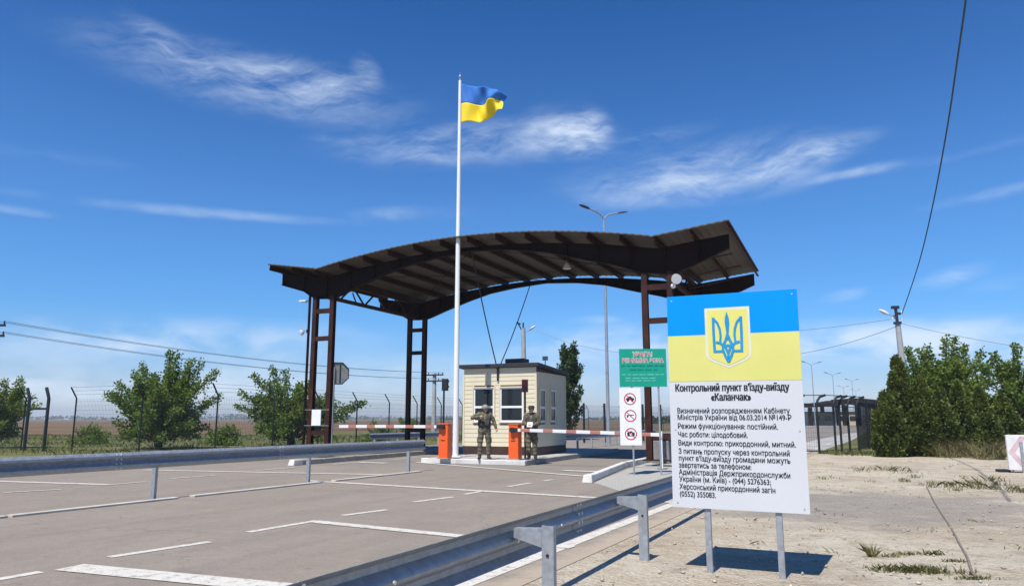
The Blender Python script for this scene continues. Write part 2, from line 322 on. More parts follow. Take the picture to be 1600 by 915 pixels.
def asphalt_mat():
    m = bpy.data.materials.new('worn_asphalt'); m.use_nodes = True
    t = NT(m.node_tree); b = t.n['Principled BSDF']; b.inputs['Specular IOR Level'].default_value = 0.25
    co = t.new('ShaderNodeTexCoord').outputs['Object']
    mp = t.new('ShaderNodeMapping'); mp.inputs['Rotation'].default_value = (0, 0, R(27)); t.l.new(co, mp.inputs[0])
    st = t.new('ShaderNodeMapping'); st.inputs['Scale'].default_value = (1.6, 0.12, 1); t.l.new(mp.outputs[0], st.inputs[0])
    lane = t.noise(st.outputs[0], 0.9, 5, 0.6, 0.2).outputs[0]
    big = t.noise(co, 0.28, 6, 0.62, 0.4).outputs[0]
    fine = t.noise(co, 70, 3, 0.8).outputs[0]
    agg = t.noise(co, 22, 4, 0.75).outputs[0]
    c = t.mix(t.rng(big, 0.3, 0.7), (0.248, 0.205, 0.162, 1), (0.296, 0.248, 0.198, 1))
    c = t.mix(t.m('MULTIPLY', t.rng(lane, 0.46, 0.66), 0.5), c, (0.19, 0.162, 0.138, 1))
    c = t.mix(t.m('MULTIPLY', t.rng(t.noise(co, 1.1, 6, 0.7, 0.5).outputs[0], 0.42, 0.68), 0.42), c, (0.19, 0.158, 0.128, 1))
    c = t.mix(t.rng(fine, 0.25, 0.75), t.mix(0.42, c, (0.08, 0.07, 0.06, 1)), t.mix(0.26, c, (0.54, 0.49, 0.43, 1)))
    c = t.mix(t.m('MULTIPLY', t.rng(agg, 0.50, 0.66), 0.34), c, (0.13, 0.11, 0.09, 1))
    c = t.mix(t.m('MULTIPLY', t.rng(t.noise(co, 7.0, 5, 0.75).outputs[0], 0.50, 0.64), 0.28), c, (0.17, 0.145, 0.118, 1))
    c = t.mix(t.m('MULTIPLY', t.rng(t.noise(co, 5.0, 5, 0.75, 0.2).outputs[0], 0.54, 0.66), 0.22), c, (0.38, 0.33, 0.27, 1))
    # oil drips and tar spots
    sp = t.m('MULTIPLY', t.rng(t.noise(co, 1.7, 6, 0.7, 0.6).outputs[0], 0.60, 0.72), 0.45)
    c = t.mix(sp, c, (0.12, 0.105, 0.092, 1))
    # the stretch before the barriers is greyer, newer asphalt
    s3 = t.new('ShaderNodeSeparateXYZ'); t.l.new(co, s3.inputs[0])
    al = t.m('ADD', t.m('MULTIPLY', s3.outputs[0], math.sin(R(27))), t.m('MULTIPLY', s3.outputs[1], math.cos(R(27))))
    gr = t.rng(t.m('ADD', al, t.m('MULTIPLY', t.m('SUBTRACT', big, 0.5), 0.5)), 19.0, 20.0)
    c = t.mix(t.m('MULTIPLY', gr, 0.45), c, (0.205, 0.19, 0.172, 1))
    # dust and fine gravel carried in from the verge
    ed = t.m('ADD', t.m('MULTIPLY', t.m('SUBTRACT', s3.outputs[0], 0.08), math.cos(R(27))), t.m('MULTIPLY', t.m('SUBTRACT', s3.outputs[1], 7.09), -math.sin(R(27))))
    du = t.rng(t.m('ADD', ed, t.m('MULTIPLY', t.m('SUBTRACT', t.noise(co, 2.6, 6, 0.7).outputs[0], 0.5), 1.1)), -0.55, -0.02)
    c = t.mix(t.m('MULTIPLY', du, 0.75), c, (0.42, 0.35, 0.265, 1))
    # hairline cracks
    vo = t.new('ShaderNodeTexVoronoi'); vo.feature = 'DISTANCE_TO_EDGE'; vo.inputs['Scale'].default_value = 0.22
    wv2 = t.new('ShaderNodeVectorMath'); wv2.operation = 'ADD'
    t.l.new(co, wv2.inputs[0]); nn = t.noise(co, 1.3, 4, 0.6); t.l.new(nn.outputs[1], wv2.inputs[1]); t.l.new(wv2.outputs[0], vo.inputs['Vector'])
    cr = t.m('MULTIPLY', t.rng(vo.outputs[0], 0.005, 0.001), 0.22)
    c = t.mix(cr, c, (0.09, 0.08, 0.07, 1))
    t.put(b.inputs['Base Color'], c)
    b.inputs['Roughness'].default_value = 0.9
    bn = t.new('ShaderNodeBump'); bn.inputs['Strength'].default_value = 0.45; bn.inputs['Distance'].default_value = 0.012
    t.put(bn.inputs['Height'], t.m('ADD', fine, agg)); t.put(b.inputs['Normal'], bn.outputs[0])
    return m
M['asphalt'] = asphalt_mat()

def marking_mat():
    m = bpy.data.materials.new('road_paint'); m.use_nodes = True
    t = NT(m.node_tree); b = t.n['Principled BSDF']; b.inputs['Roughness'].default_value = 0.8
    co = t.new('ShaderNodeTexCoord').outputs['Object']
    n = t.noise(co, 9, 6, 0.75).outputs[0]; f = t.noise(co, 60, 3, 0.8).outputs[0]
    c = t.mix(t.rng(f, 0.3, 0.7), (0.50, 0.475, 0.42, 1), (0.63, 0.60, 0.54, 1))
    c = t.mix(t.m('MULTIPLY', t.rng(n, 0.50, 0.64), 0.85), c, (0.29, 0.25, 0.21, 1))
    t.put(b.inputs['Base Color'], c)
    return m
M['paint'] = marking_mat()

def stripe_mat(name, axis, period, a, bcol, phase=0.0):
    m = bpy.data.materials.new(name); m.use_nodes = True
    t = NT(m.node_tree); b = t.n['Principled BSDF']; b.inputs['Roughness'].default_value = 0.45
    co = t.new('ShaderNodeTexCoord').outputs['Object']
    s = t.new('ShaderNodeSeparateXYZ'); t.l.new(co, s.inputs[0])
    v = t.m('FRACT', t.m('ADD', t.m('MULTIPLY', s.outputs[axis], 1 / period), phase))
    t.put(b.inputs['Base Color'], t.mix(t.m('GREATER_THAN', v, 0.58), (*a, 1), (*bcol, 1)))
    return m
M['arm_stripe'] = stripe_mat('barrier_stripes', 0, 0.80, (0.74, 0.73, 0.71), (0.42, 0.17, 0.13), 0.2)

# ------------------------------------------------------------------ mesh builder
class MB:
    def __init__(s): s.v = []; s.f = []; s.mi = []
    def add(s, verts, faces, mi=0):
        o = len(s.v); s.v += [tuple(p) for p in verts]; s.f += [tuple(i + o for i in q) for q in faces]; s.mi += [mi] * len(faces); return s
    def box(s, c, size, rz=0.0, mi=0, top=1.0, M4=None):
        x, y, z = (k / 2 for k in size); vs = []
        for dz, k in ((-z, 1.0), (z, top)):
            for dx, dy in ((-x, -y), (x, -y), (x, y), (-x, y)): vs.append(Vector((dx * k, dy * k, dz)))
        rot = Matrix.Rotation(rz, 3, 'Z') if M4 is None else M4
        vs = [rot @ p + Vector(c) for p in vs]
        return s.add(vs, [(3, 2, 1, 0), (4, 5, 6, 7), (0, 1, 5, 4), (1, 2, 6, 5), (2, 3, 7, 6), (3, 0, 4, 7)], mi)
    def bar(s, a, b, w, h=None, mi=0, upv=(0, 0, 1)):
        """a straight bar of w x h cross-section from a to b"""
        a, b = Vector(a), Vector(b); h = h or w; d = b - a; L = d.length; d.normalize()
        up = Vector(upv)
        if abs(d.dot(up)) > 0.98: up = Vector((0, 1, 0))
        sx = d.cross(up).normalized(); sz = sx.cross(d).normalized()
        m = Matrix((sx, d, sz)).transposed()
        return s.box((a + b) / 2, (w, L, h), M4=m, mi=mi)
    def tube(s, pts, radii, n=8, mi=0, cap=True):
        pts = [Vector(p) for p in pts]
        if not hasattr(radii, '__len__'): radii = [radii] * len(pts)
        rings = []; up = None; o = len(s.v)
        for i, p in enumerate(pts):
            d = (pts[min(i + 1, len(pts) - 1)] - pts[max(i - 1, 0)]).normalized()
            if up is None: up = Vector((0, 0, 1)) if abs(d.z) < 0.9 else Vector((0, 1, 0))
            sx = d.cross(up)
            if sx.length < 1e-5: sx = d.cross(Vector((1, 0, 0)))
            sx.normalize(); sz = sx.cross(d).normalized(); up = sz
            for k in range(n):
                t = 2 * math.pi * k / n
                s.v.append(tuple(p + (sx * math.cos(t) + sz * math.sin(t)) * radii[i]))
        for i in range(len(pts) - 1):
            for k in range(n):
                k2 = (k + 1) % n
                s.f.append((o + i * n + k, o + (i + 1) * n + k, o + (i + 1) * n + k2, o + i * n + k2)); s.mi.append(mi)
        if cap:
            s.f.append(tuple(o + k for k in range(n))); s.mi.append(mi)
            e = o + (len(pts) - 1) * n
            s.f.append(tuple(e + n - 1 - k for k in range(n))); s.mi.append(mi)
        return s
    def cyl(s, a, b, r, r2=None, n=12, mi=0): return s.tube([a, b], [r, r if r2 is None else r2], n, mi)
    def prism(s, poly, origin, ex, ey, ez, mi=0):
        """polygon in the ex/ey plane at origin, extruded by ez"""
        o = Vector(origin); ex = Vector(ex); ey = Vector(ey); ez = Vector(ez); n = len(poly)
        a = [o + ex * p[0] + ey * p[1] for p in poly]; b = [p + ez for p in a]
        fs = [tuple(range(n)), tuple(range(2 * n - 1, n - 1, -1))]
        for i in range(n):
            j = (i + 1) % n; fs.append((i, i + n, j + n, j))
        return s.add(a + b, fs, mi)
    def ball(s, c, r, n=10, m=7, mi=0):
        if not hasattr(r, '__len__'): r = (r, r, r)
        vs = []; fs = []
        for i in range(m + 1):
            t = math.pi * i / m
            for k in range(n):
                p = 2 * math.pi * k / n
                vs.append((c[0] + r[0] * math.sin(t) * math.cos(p), c[1] + r[1] * math.sin(t) * math.sin(p), c[2] + r[2] * math.cos(t)))
        for i in range(m):
            for k in range(n):
                k2 = (k + 1) % n; fs.append((i * n + k, (i + 1) * n + k, (i + 1) * n + k2, i * n + k2))
        return s.add(vs, fs, mi)
    def build(s, name, mats, parent=None, smooth=False, bevel=0.0, fix=True, loc=None):
        me = bpy.data.meshes.new(name)
        me.from_pydata(s.v, [], s.f)
        if not isinstance(mats, (list, tuple)): mats = [mats]
        for q in mats: me.materials.append(M[q] if isinstance(q, str) else q)
        if len(mats) > 1: me.polygons.foreach_set('material_index', s.mi)
        if fix:
            bm = bmesh.new(); bm.from_mesh(me)
            bmesh.ops.remove_doubles(bm, verts=bm.verts, dist=1e-5)
            bmesh.ops.recalc_face_normals(bm, faces=bm.faces)
            bm.to_mesh(me); bm.free()
        if smooth:
            me.polygons.foreach_set('use_smooth', [True] * len(me.polygons))
            me.set_sharp_from_angle(angle=R(40))
        o = bpy.data.objects.new(name, me); COL.objects.link(o)
        if parent is not None: o.parent = parent
        if loc is not None: o.location = loc
        if bevel:
            b = o.modifiers.new('bevel', 'BEVEL'); b.width = bevel; b.segments = 2; b.limit_method = 'ANGLE'
        return o

def tag(o, label=None, cat=None, group=None, kind=None):
    if label: o['label'] = label
    if cat: o['category'] = cat
    if group: o['group'] = group
    if kind: o['kind'] = kind
    return o
def thing(name, label, cat, loc=(0, 0, 0), rz=0.0, group=None):
    o = bpy.data.objects.new(name, None); COL.objects.link(o)
    o.empty_display_size = 0.2
    o.location = loc; o.rotation_euler = (0, 0, rz)
    return tag(o, label, cat, group)
def copy_thing(t, loc, rz=0.0, label=None, group=None):
    r = t.copy(); COL.objects.link(r); r.location = loc; r.rotation_euler = (0, 0, rz)
    if label: r['label'] = label
    if group: r['group'] = group
    for ch in t.children:
        c = ch.copy(); COL.objects.link(c); c.parent = r
        for g in ch.children:
            d = g.copy(); COL.objects.link(d); d.parent = c
    return r
def sheet(name, poly, z, m, kind='structure', cuts=0):
    mb = MB(); mb.add([(p[0], p[1], z) for p in poly], [tuple(range(len(poly)))])
    o = mb.build(name, m)
    if o.data.polygons[0].normal.z < 0: o.data.flip_normals()
    return tag(o, kind=kind)

GLYPHS = {}
def raw_text(body, off=0.0):
    cu = bpy.data.curves.new('t', 'FONT'); cu.body = body; cu.size = 1.0; cu.resolution_u = 3; cu.offset = off
    ob = bpy.data.objects.new('t', cu); COL.objects.link(ob)
    me = bpy.data.meshes.new_from_object(ob.evaluated_get(bpy.context.evaluated_depsgraph_get()))
    vs = [tuple(q.co[:2]) for q in me.vertices]; fs = [tuple(p.vertices) for p in me.polygons]
    bpy.data.objects.remove(ob); bpy.data.curves.remove(cu); bpy.data.meshes.remove(me)
    return vs, fs
def glyph(c, off=0.0):
    """(vertices, faces, advance) of one letter; the built-in face breaks a few Cyrillic letters, which are mended here"""
    k = (c, off)
    if k not in GLYPHS:
        if 'HH' not in GLYPHS: GLYPHS['HH'] = max(p[0] for p in raw_text('HH')[0])
        adv = max(p[0] for p in raw_text('H' + c + 'H')[0]) - GLYPHS['HH']
        if c == ' ': g = ([], [])
        elif c == 'н':
            a, b, t, y0, y1 = 0.075, 0.509, 0.088 + off, 0.238, 0.319
            R_ = lambda x0, x1, z0, z1: [(x0, z0), (x1, z0), (x1, z1), (x0, z1)]
            g = (R_(a, a + t, 0, .542) + R_(b - t, b, 0, .542) + R_(a + t, b - t, y0, y1), [(0, 1, 2, 3), (4, 5, 6, 7), (8, 9, 10, 11)])
        else: g = raw_text(c, off + {'ф': -0.003, 'ь': 0.002}.get(c, 0.0))
        GLYPHS[k] = (*g, adv)
    return GLYPHS[k]
def text_mesh(lines, name, m, parent, to_world, depth=0.0, bold=0.0, fat=0.0):
    """lines: (string, left or centre, baseline, width, size, align) in panel metres; to_world: Matrix from panel to parent space"""
    vs = []; fs = []
    for (s, x, y, w, size, align) in lines:
        W0 = sum(glyph(c)[2] for c in s); k = w / W0
        pen = x if align == 'L' else x - w / 2
        for c in s:
            gv, gf, adv = glyph(c, fat)
            for q, sh in enumerate((0.0,) if not bold else (-bold * size, 0.0, bold * size)):
                b = len(vs)
                vs += [tuple(to_world @ Vector((p[0] * k + pen + sh, p[1] * size + y, depth + q * 0.0003))) for p in gv]
                fs += [tuple(b + i for i in f) for f in gf]
            pen += adv * k
    mb = MB(); mb.add(vs, fs); return mb.build(name, m, parent, fix=False)

# ================================================================== the setting
ROAD_A = R(27.0)
ru = Vector((math.sin(ROAD_A), math.cos(ROAD_A), 0)); rv = Vector((math.cos(ROAD_A), -math.sin(ROAD_A), 0))
CA = R(24.0)
cu_ = Vector((math.sin(CA), math.cos(CA), 0)); cv_ = Vector((math.cos(CA), -math.sin(CA), 0))
UP = Vector((0, 0, 1))

sheet('ground', [(-3400, -300), (3400, -300), (3400, 3700), (-3400, 3700)], -0.03, 'steppe')
EDGE = Vector((-0.47 + 0.55, 7.09, 0))            # right edge of the asphalt
LEFT = Vector((-14.6, 28, 0))                     # left edge of the asphalt
sheet('gravel_lot', [tuple((EDGE - ru * 60)[:2]), (60, -45), (60, 26), (26, 31.0), (15, 31.5), (13.5, 33.6), tuple((EDGE + ru * 34)[:2])], -0.006, 'gravel')
sheet('road', [tuple((EDGE - ru * 60)[:2]), tuple((EDGE + ru * 320)[:2]), tuple((EDGE + ru * 320 - rv * 17)[:2]), tuple((LEFT - ru * 80)[:2])], 0.0, 'asphalt')
lv = [tuple((LEFT - ru * 60)[:2]), tuple((LEFT + ru * 60)[:2]), (-4, 95), (-40, 68), (-120, 55), (-160, -60)]
sheet('grass_verge', lv, -0.012, 'verge')
sheet('field', [(-900, 66), (-60, 60), (-6, 66), (30, 120), (300, 900), (-900, 900)], -0.018, 'ploughed')
sheet('grass_strip', [(13.0, 33.5), (15.5, 30.6), (20, 30.2), (40, 28.5), (60, 27), (60, 60), (20, 60)], -0.002, 'verge')

sheet('pavement', [tuple(G(x, y)[:2]) for x, y in ((1225, 698), (1286, 703), (1330, 688), (1352, 676), (1325, 676), (1262, 690), (1225, 688))], 0.006, 'island')
# painted lines: each stripe a sheet 4 mm above the road
mk = MB(); LIFT = [0.004]
def stripe(a, b, w):
    a, b = Vector((a[0], a[1], 0)), Vector((b[0], b[1], 0)); d = (b - a).normalized(); s = Vector((d.y, -d.x, 0)) * w / 2
    n = max(1, int((b - a).length / 2)); LIFT[0] += 0.0004; UP4 = UP * LIFT[0]
    for i in range(n):
        p = a + (b - a) * i / n; q = a + (b - a) * (i + 1) / n
        mk.add([(p - s) + UP4, (q - s) + UP4, (q + s) + UP4, (p + s) + UP4], [(3, 2, 1, 0)])
def gp(x, y): return G(x, y)
stripe(Vector((-0.47, 7.09, 0)) - ru * 12 + rv * 0.0, Vector((-0.47, 7.09, 0)) + ru * 9.5, 0.19)     # right edge line
stripe(gp(0, 903) - ru * 1.6, gp(64, 893), 0.13)
stripe(gp(170, 870), gp(328, 846), 0.13)
stripe(gp(388, 831), gp(495, 813), 0.13)
stripe(gp(535, 805), gp(605, 796), 0.13)
stripe(gp(646, 784), gp(708, 776), 0.13)
stripe(gp(726, 772), gp(760, 766), 0.12)
stripe(gp(794, 760), gp(830, 754), 0.12)
stripe(gp(850, 751), gp(862, 749), 0.12)
e = gp(108, 886); stripe(e, e + (gp(380, 912) - e) * 1.25, 0.34)
e = gp(490, 814.5); stripe(e, gp(895, 855), 0.22)
e = gp(478, 750.5); stripe(e, e + (gp(890, 775) - e) * 1.42, 0.22)
# far lane, beyond the left rail
stripe(gp(-120, 748), gp(172, 757), 0.22); stripe(gp(172, 757), gp(226, 752.5), 0.12)
stripe(gp(5, 769.5), gp(96, 764.5), 0.12); stripe(gp(268, 747.5), gp(336, 742.5), 0.12)
stripe(gp(225, 734), gp(600, 741.5), 0.22)
for k in range(6):
    a = gp(400, 735) + ru * (k * 3.4); stripe(a, a + ru * 1.6, 0.12)
stripe(gp(650, 722), gp(912, 744), 0.2)
for q in (gp(560, 722), gp(880, 735)): stripe(q, q + rv * 1.2, 0.35)
for k in range(1, 40):
    a = Vector((-0.47, 7.09, 0)) + ru * (20 + 7 * k); stripe(a, a + ru * 4, 0.18)
tag(mk.build('road_marking', 'paint', fix=False), kind='structure')

# low kerb under the left guard rail
K0 = Vector((-8.01, 11.99, 0)); K1 = Vector((-2.75, 22.1, 0)); kd = (K1 - K0).normalized()
kb = MB()
ks = [-16, -12, -8, -4.0, -0.02, 3.05, 3.35, 7.05, 7.45, 11.2]
for i in range(len(ks) - 1):
    if i in (5, 7): continue
    kq = Vector((kd.y, -kd.x, 0)) * 0.24
    kb.bar(K0 + kq + kd * (ks[i] + 0.03), K0 + kq + kd * (ks[i + 1] - 0.03), 0.15, 0.07)
tag(kb.build('kerb', 'kerb_worn', bevel=0.006), kind='structure')

# centre island with the booth
def island(name, corner, w, L, h=0.17, back=None):
    """raised island: corner = front right corner, runs back along the canopy axis"""
    a = corner; b = corner - cv_ * w
    core = MB()
    ins = 0.16
    pts = [(ins, ins), (w - ins, ins), (w - ins, L - ins), (ins, L - ins)]
    core.prism([(p[0], p[1]) for p in pts], b, cv_, cu_, UP * (h - 0.012))
    tag(core.build(name, 'island'), kind='structure')
    kk = MB()
    kk.bar(b + cu_ * 0.08 + UP * h / 2 - cv_ * 0.0, a + cu_ * 0.08 + UP * h / 2, 0.16, h)
    tag(kk.build('kerb', 'kerb_white', bevel=0.02), kind='structure')
    kk = MB(); n = max(2, int(L / 1.0))
    for side, p in ((1, a - cv_ * 0.08), (-1, b + cv_ * 0.08)):
        for i in range(n):
            kk.bar(p + cu_ * (0.165 + (L - 0.17) * i / n) + UP * h / 2, p + cu_ * (0.155 + (L - 0.17) * (i + 1) / n) + UP * h / 2, 0.155, h)
    tag(kk.build('kerb', 'concrete', bevel=0.02), kind='structure')
IS = Vector((0.42, 24.55, 0))
island('island', IS, 3.9, 11.0)

# right island: white nosed kerb and grey chippings, left island the same behind the rail
N0 = Vector((1.78, 18.05, 0)); N1 = Vector((3.45, 23.6, 0))
sheet('chipping_bed', [(1.95, 18.2), (2.3, 15.9), (2.95, 14.0), (4.0, 16.0), (9.6, 26.9), (8.3, 30.2), (6.4, 31.0), (3.7, 23.6)], 0.003, 'chips')
nb = MB()
d = (N1 - N0).normalized()
for i in range(5):
    p = N0 + d * (0.5 + i * 1.1); nb.bar(p + UP * 0.085, p + d * 1.09 + UP * 0.085, 0.17, 0.17)
p = N1 + d * 0.25
for i in range(7):
    nb.bar(p + cu_ * (i * 1.1) + UP * 0.085, p + cu_ * (i * 1.1 + 1.09) + UP * 0.085, 0.17, 0.17)
tag(nb.build('kerb', 'kerb_white', bevel=0.02), kind='structure')
def nose(p, d, label):
    m = MB(); s = Vector((d.y, -d.x, 0))
    m.add([p - s * 0.13, p + s * 0.13, p + d * 0.5 + s * 0.10, p + d * 0.5 - s * 0.10,
           p + d * 0.06 - s * 0.10 + UP * 0.19, p + d * 0.06 + s * 0.10 + UP * 0.19, p + d * 0.5 + s * 0.09 + UP * 0.185, p + d * 0.5 - s * 0.09 + UP * 0.185],
          [(0, 1, 2, 3), (4, 7, 6, 5), (0, 4, 5, 1), (1, 5, 6, 2), (2, 6, 7, 3), (3, 7, 4, 0)])
    tag(m.build('kerb_end_block', 'kerb_white', bevel=0.02), label, 'kerb block')
nose(N0, d, 'white painted block that ends the kerb in front of the right barrier lane')
L0 = Vector((-7.19, 24.6, 0))
nose(L0, cu_, 'white painted kerb end block seen beneath the left guard rail')
lb = MB()
for i in range(11):
    lb.bar(L0 + cu_ * (0.5 + i * 1.1) + UP * 0.085, L0 + cu_ * (1.59 + i * 1.1) + UP * 0.085, 0.17, 0.17)
tag(lb.build('kerb', 'concrete', bevel=0.02), kind='structure')

# ================================================================== canopy over the checkpoint
O = Vector((-7.69, 30.0, 0)); SPAN = 13.75; LEN = 7.3; OV = 0.8
def roof_z(v):                    # roof profile across the road: two upturned wings and a shallow arch
    if v < 0.05: return 7.44 + (0.05 - v) * 0.155
    if v > SPAN - 0.05: return 7.36 + (v - SPAN + 0.05) * 0.115
    t = (v - SPAN / 2) / (SPAN / 2 - 0.05)
    return 8.10 - 0.70 * abs(t) ** 1.9
def beam_bot(v):
    pts = [(-2.4, 7.12), (-1, 6.70), (-0.56, 6.42), (-0.2, 6.36), (0.55, 6.36), (1.65, 6.74), (2.86, 7.12), (4.0, 7.42), (5.3, 7.60), (6.87, 7.72), (8.4, 7.62), (9.7, 7.42), (11.0, 7.06), (12.3, 6.72), (13.2, 6.38), (14.3, 6.24), (14.8, 6.40), (16.2, 6.98)]
    for (a, b), (c, dd) in zip(pts[:-1], pts[1:]):
        if v <= c: return b + (dd - b) * (v - a) / (c - a)
    return pts[-1][1]
def PV(v, s, z): return O + cv_ * v + cu_ * s + UP * z
V0, V1 = -2.28, SPAN + 2.42
canopy = thing('checkpoint_canopy', 'large arched steel canopy on brown columns standing over the barriers and booth', 'canopy')
# roof: ribbed sheet with thickness
rs = MB(); n = 150
top = []; bot = []
for i in range(n + 1):
    v = V0 - 0.1 + (V1 - V0 + 0.2) * i / n
    r = 0.018 if (i % 2) else 0.0
    top.append((v, roof_z(v) + 0.05 + r)); bot.append((v, roof_z(v) + 0.012 + r))
for i in range(n):
    for a, b in ((top, 0), (bot, 1)):
        p, q = a[i], a[i + 1]
        rs.add([PV(p[0], -OV, p[1]), PV(q[0], -OV, q[1]), PV(q[0], LEN + OV, q[1]), PV(p[0], LEN + OV, p[1])], [(0, 1, 2, 3)])
    for s in (-OV, LEN + OV):
        rs.add([PV(top[i][0], s, top[i][1]), PV(top[i + 1][0], s, top[i + 1][1]), PV(bot[i + 1][0], s, bot[i + 1][1]), PV(bot[i][0], s, bot[i][1])], [(0, 1, 2, 3)])
for i in (0, n):
    rs.add([PV(top[i][0], -OV, top[i][1]), PV(top[i][0], LEN + OV, top[i][1]), PV(bot[i][0], LEN + OV, bot[i][1]), PV(bot[i][0], -OV, bot[i][1])], [(0, 1, 2, 3)])
rs.build('roof_sheet', 'roof_sheet', canopy)
# purlins
npu = 17
for i in range(npu):
    v = V0 + (V1 - V0) * i / (npu - 1)
    z = roof_z(v)
    pm = MB(); dv = 0.06
    z1 = roof_z(v + 0.2); z0 = roof_z(v - 0.2); sl = Vector((cv_.x * 0.4, cv_.y * 0.4, z1 - z0)).normalized(); nn_ = sl.cross(cu_).normalized()
    if nn_.z < 0: nn_ = -nn_
    a = PV(v, -OV + 0.03, z + 0.01) - nn_ * 0.11; b = PV(v, LEN + OV - 0.03, z + 0.01) - nn_ * 0.11
    pm.bar(a, b, 0.012, 0.22, upv=nn_)
    pm.bar(a + nn_ * 0.10 + sl * 0.045, b + nn_ * 0.10 + sl * 0.045, 0.075, 0.012, upv=nn_)
    pm.bar(a - nn_ * 0.10 + sl * 0.045, b - nn_ * 0.10 + sl * 0.045, 0.075, 0.012, upv=nn_)
    pm.build('purlin', 'brown_steel', canopy)
# frame beams
for s in (0.0, LEN):
    bm_ = MB(); N = 74; seg = []
    for i in range(N + 1):
        v = V0 + 0.02 + (V1 - V0 - 0.04) * i / N
        seg.append((v, roof_z(v) - 0.235, beam_bot(v)))
    def strip(o0, o1, zf0, zf1):
        ring = []
        for (v, zt, zb) in seg:
            z0, z1 = zf0(zt, zb), zf1(zt, zb)
            ring.append([PV(v, s + o0, z0), PV(v, s + o1, z0), PV(v, s + o1, z1), PV(v, s + o0, z1)])
        vs = [p for r_ in ring for p in r_]; fs = [(0, 1, 2, 3), tuple(4 * N + k for k in (3, 2, 1, 0))]
        for i in range(N):
            for k in range(4):
                k2 = (k + 1) % 4; fs.append((4 * i + k, 4 * i + 4 + k, 4 * i + 4 + k2, 4 * i + k2))
        bm_.add(vs, fs)
    strip(-0.008, 0.008, lambda t, b: b + 0.014, lambda t, b: t - 0.014)
    strip(-0.11, 0.11, lambda t, b: b, lambda t, b: b + 0.014)
    strip(-0.11, 0.11, lambda t, b: t - 0.014, lambda t, b: t)
    for v in np.arange(V0 + 0.1, V1, 1.16):
        zt, zb = roof_z(v) - 0.25, beam_bot(v) + 0.014
        if zt - zb > 0.12: bm_.box(PV(v, s, (zt + zb) / 2), (0.012, 0.20, zt - zb), -CA)
    bm_.build('arch_beam', 'dark_steel', canopy)
# columns: two chords with rungs, standing in the plane of each frame
for s in (0.0, LEN):
    for vc, zt in ((0.0, 6.44), (SPAN, 6.34)):
        root = None
        cb = MB()
        cb.box(PV(vc, s, 0.185), (1.25, 0.45, 0.03), -CA)
        col = cb.build('column', 'brown_steel', canopy)
        for q in (-0.43, 0.43):
            c = MB(); w = 0.20; p = PV(vc + q, s, 0)
            zc = (zt + 0.2) / 2; hh = zt - 0.2
            c.box(p + cu_ * 0.09 + UP * zc, (w, 0.014, hh), -CA); c.box(p - cu_ * 0.09 + UP * zc, (w, 0.014, hh), -CA)
            c.box(p + UP * zc, (0.012, 0.165, hh), -CA)
            c.build('chord', 'brown_steel', col)
        for k, z in enumerate([0.95, 2.2, 3.45, 4.72, 5.85]):
            if k in (1, 2) : continue
            c = MB(); c.box(PV(vc, s, z), (0.655, 0.15, 0.18), -CA); c.build('rung', 'brown_steel', col)
        c = MB(); c.box(PV(vc, s, 0.17), (1.6, 0.8, 0.0 + 0.02), -CA)
# longitudinal trusses above the columns
for vc in (0.0, SPAN):
    tr = MB(); zt = roof_z(vc) - 0.28; zb = 6.45
    tr.bar(PV(vc, 0.12, zb), PV(vc, LEN - 0.12, zb), 0.14, 0.14); tr.bar(PV(vc, 0.12, zt), PV(vc, LEN - 0.12, zt), 0.14, 0.14)
    k = 8
    for i in range(k):
        s0 = 0.12 + (LEN - 0.24) * i / k; s1 = 0.12 + (LEN - 0.24) * (i + 1) / k
        za, zb2 = (zb, zt) if i % 2 else (zt, zb)
        tr.bar(PV(vc, s0, za), PV(vc, s1, zb2), 0.06, 0.06)
    tr.build('side_truss', 'brown_steel', canopy)
# slanting wind braces under the roof plane
for vc, sg in ((SPAN + 0.25, 1), (-0.25, -1)):
    for s0, s1 in ((0.2, 2.5), (2.5, 4.8), (4.8, 7.0)):
        br = MB(); va, vb = vc, vc + sg * 1.9
        br.bar(PV(va, s0, 6.55), PV(vb, s1, roof_z(vb) - 0.3), 0.05, 0.05); br.build('brace', 'brown_steel', canopy)
for sg, (va, vb) in enumerate(((0.3, 6.8), (SPAN - 0.3, 6.9))):
    for s0, s1 in ((0.1, LEN - 0.1), (LEN - 0.1, 0.1)):
        br = MB(); pts = [PV(va + (vb - va) * t, s0 + (s1 - s0) * t, roof_z(va + (vb - va) * t) - 0.26) for t in np.linspace(0, 1, 7)]
        br.tube(pts, 0.012, 5); br.build('tie_rod', 'dark_steel', canopy)
# conduit on the left column
cd = MB(); cd.cyl(PV(-0.74, -0.02, 0.17), PV(-0.74, -0.02, 6.6), 0.055, n=10); cd.build('conduit', 'dark_steel', canopy)
for zz in (1.2, 3.0, 5.0, 6.2):
    pass

# things hanging on the canopy
def cctv(name, label, p, rz, dome=False):
    t = thing(name, label, 'camera', p, rz)
    a = MB(); a.bar((0, 0, 0), (-0.22, 0, 0.02), 0.04, 0.04); a.box((0.02, 0, 0), (0.03, 0.14, 0.14)); a.build('bracket', 'galv_post', t)
    b = MB(); b.cyl((-0.24, 0, 0.06), (-0.24, 0, -0.04), 0.10, n=14); b.build('housing', 'dome', t, smooth=True)
    c = MB(); c.ball((-0.24, 0, -0.05), (0.09, 0.09, 0.11), 14, 8); c.build('dome', 'dome', t, smooth=True)
    return t
cctv('security_camera', 'white dome camera fixed half way up the left front canopy column', PV(-0.80, -0.06, 5.05), -CA)
t = thing('floodlight', 'small white floodlight at the top of the left front canopy column', 'floodlight', PV(-0.80, -0.06, 6.28), -CA)
a = MB(); a.box((-0.22, 0, 0.03), (0.34, 0.22, 0.07)); a.build('housing', 'dome', t, bevel=0.01)
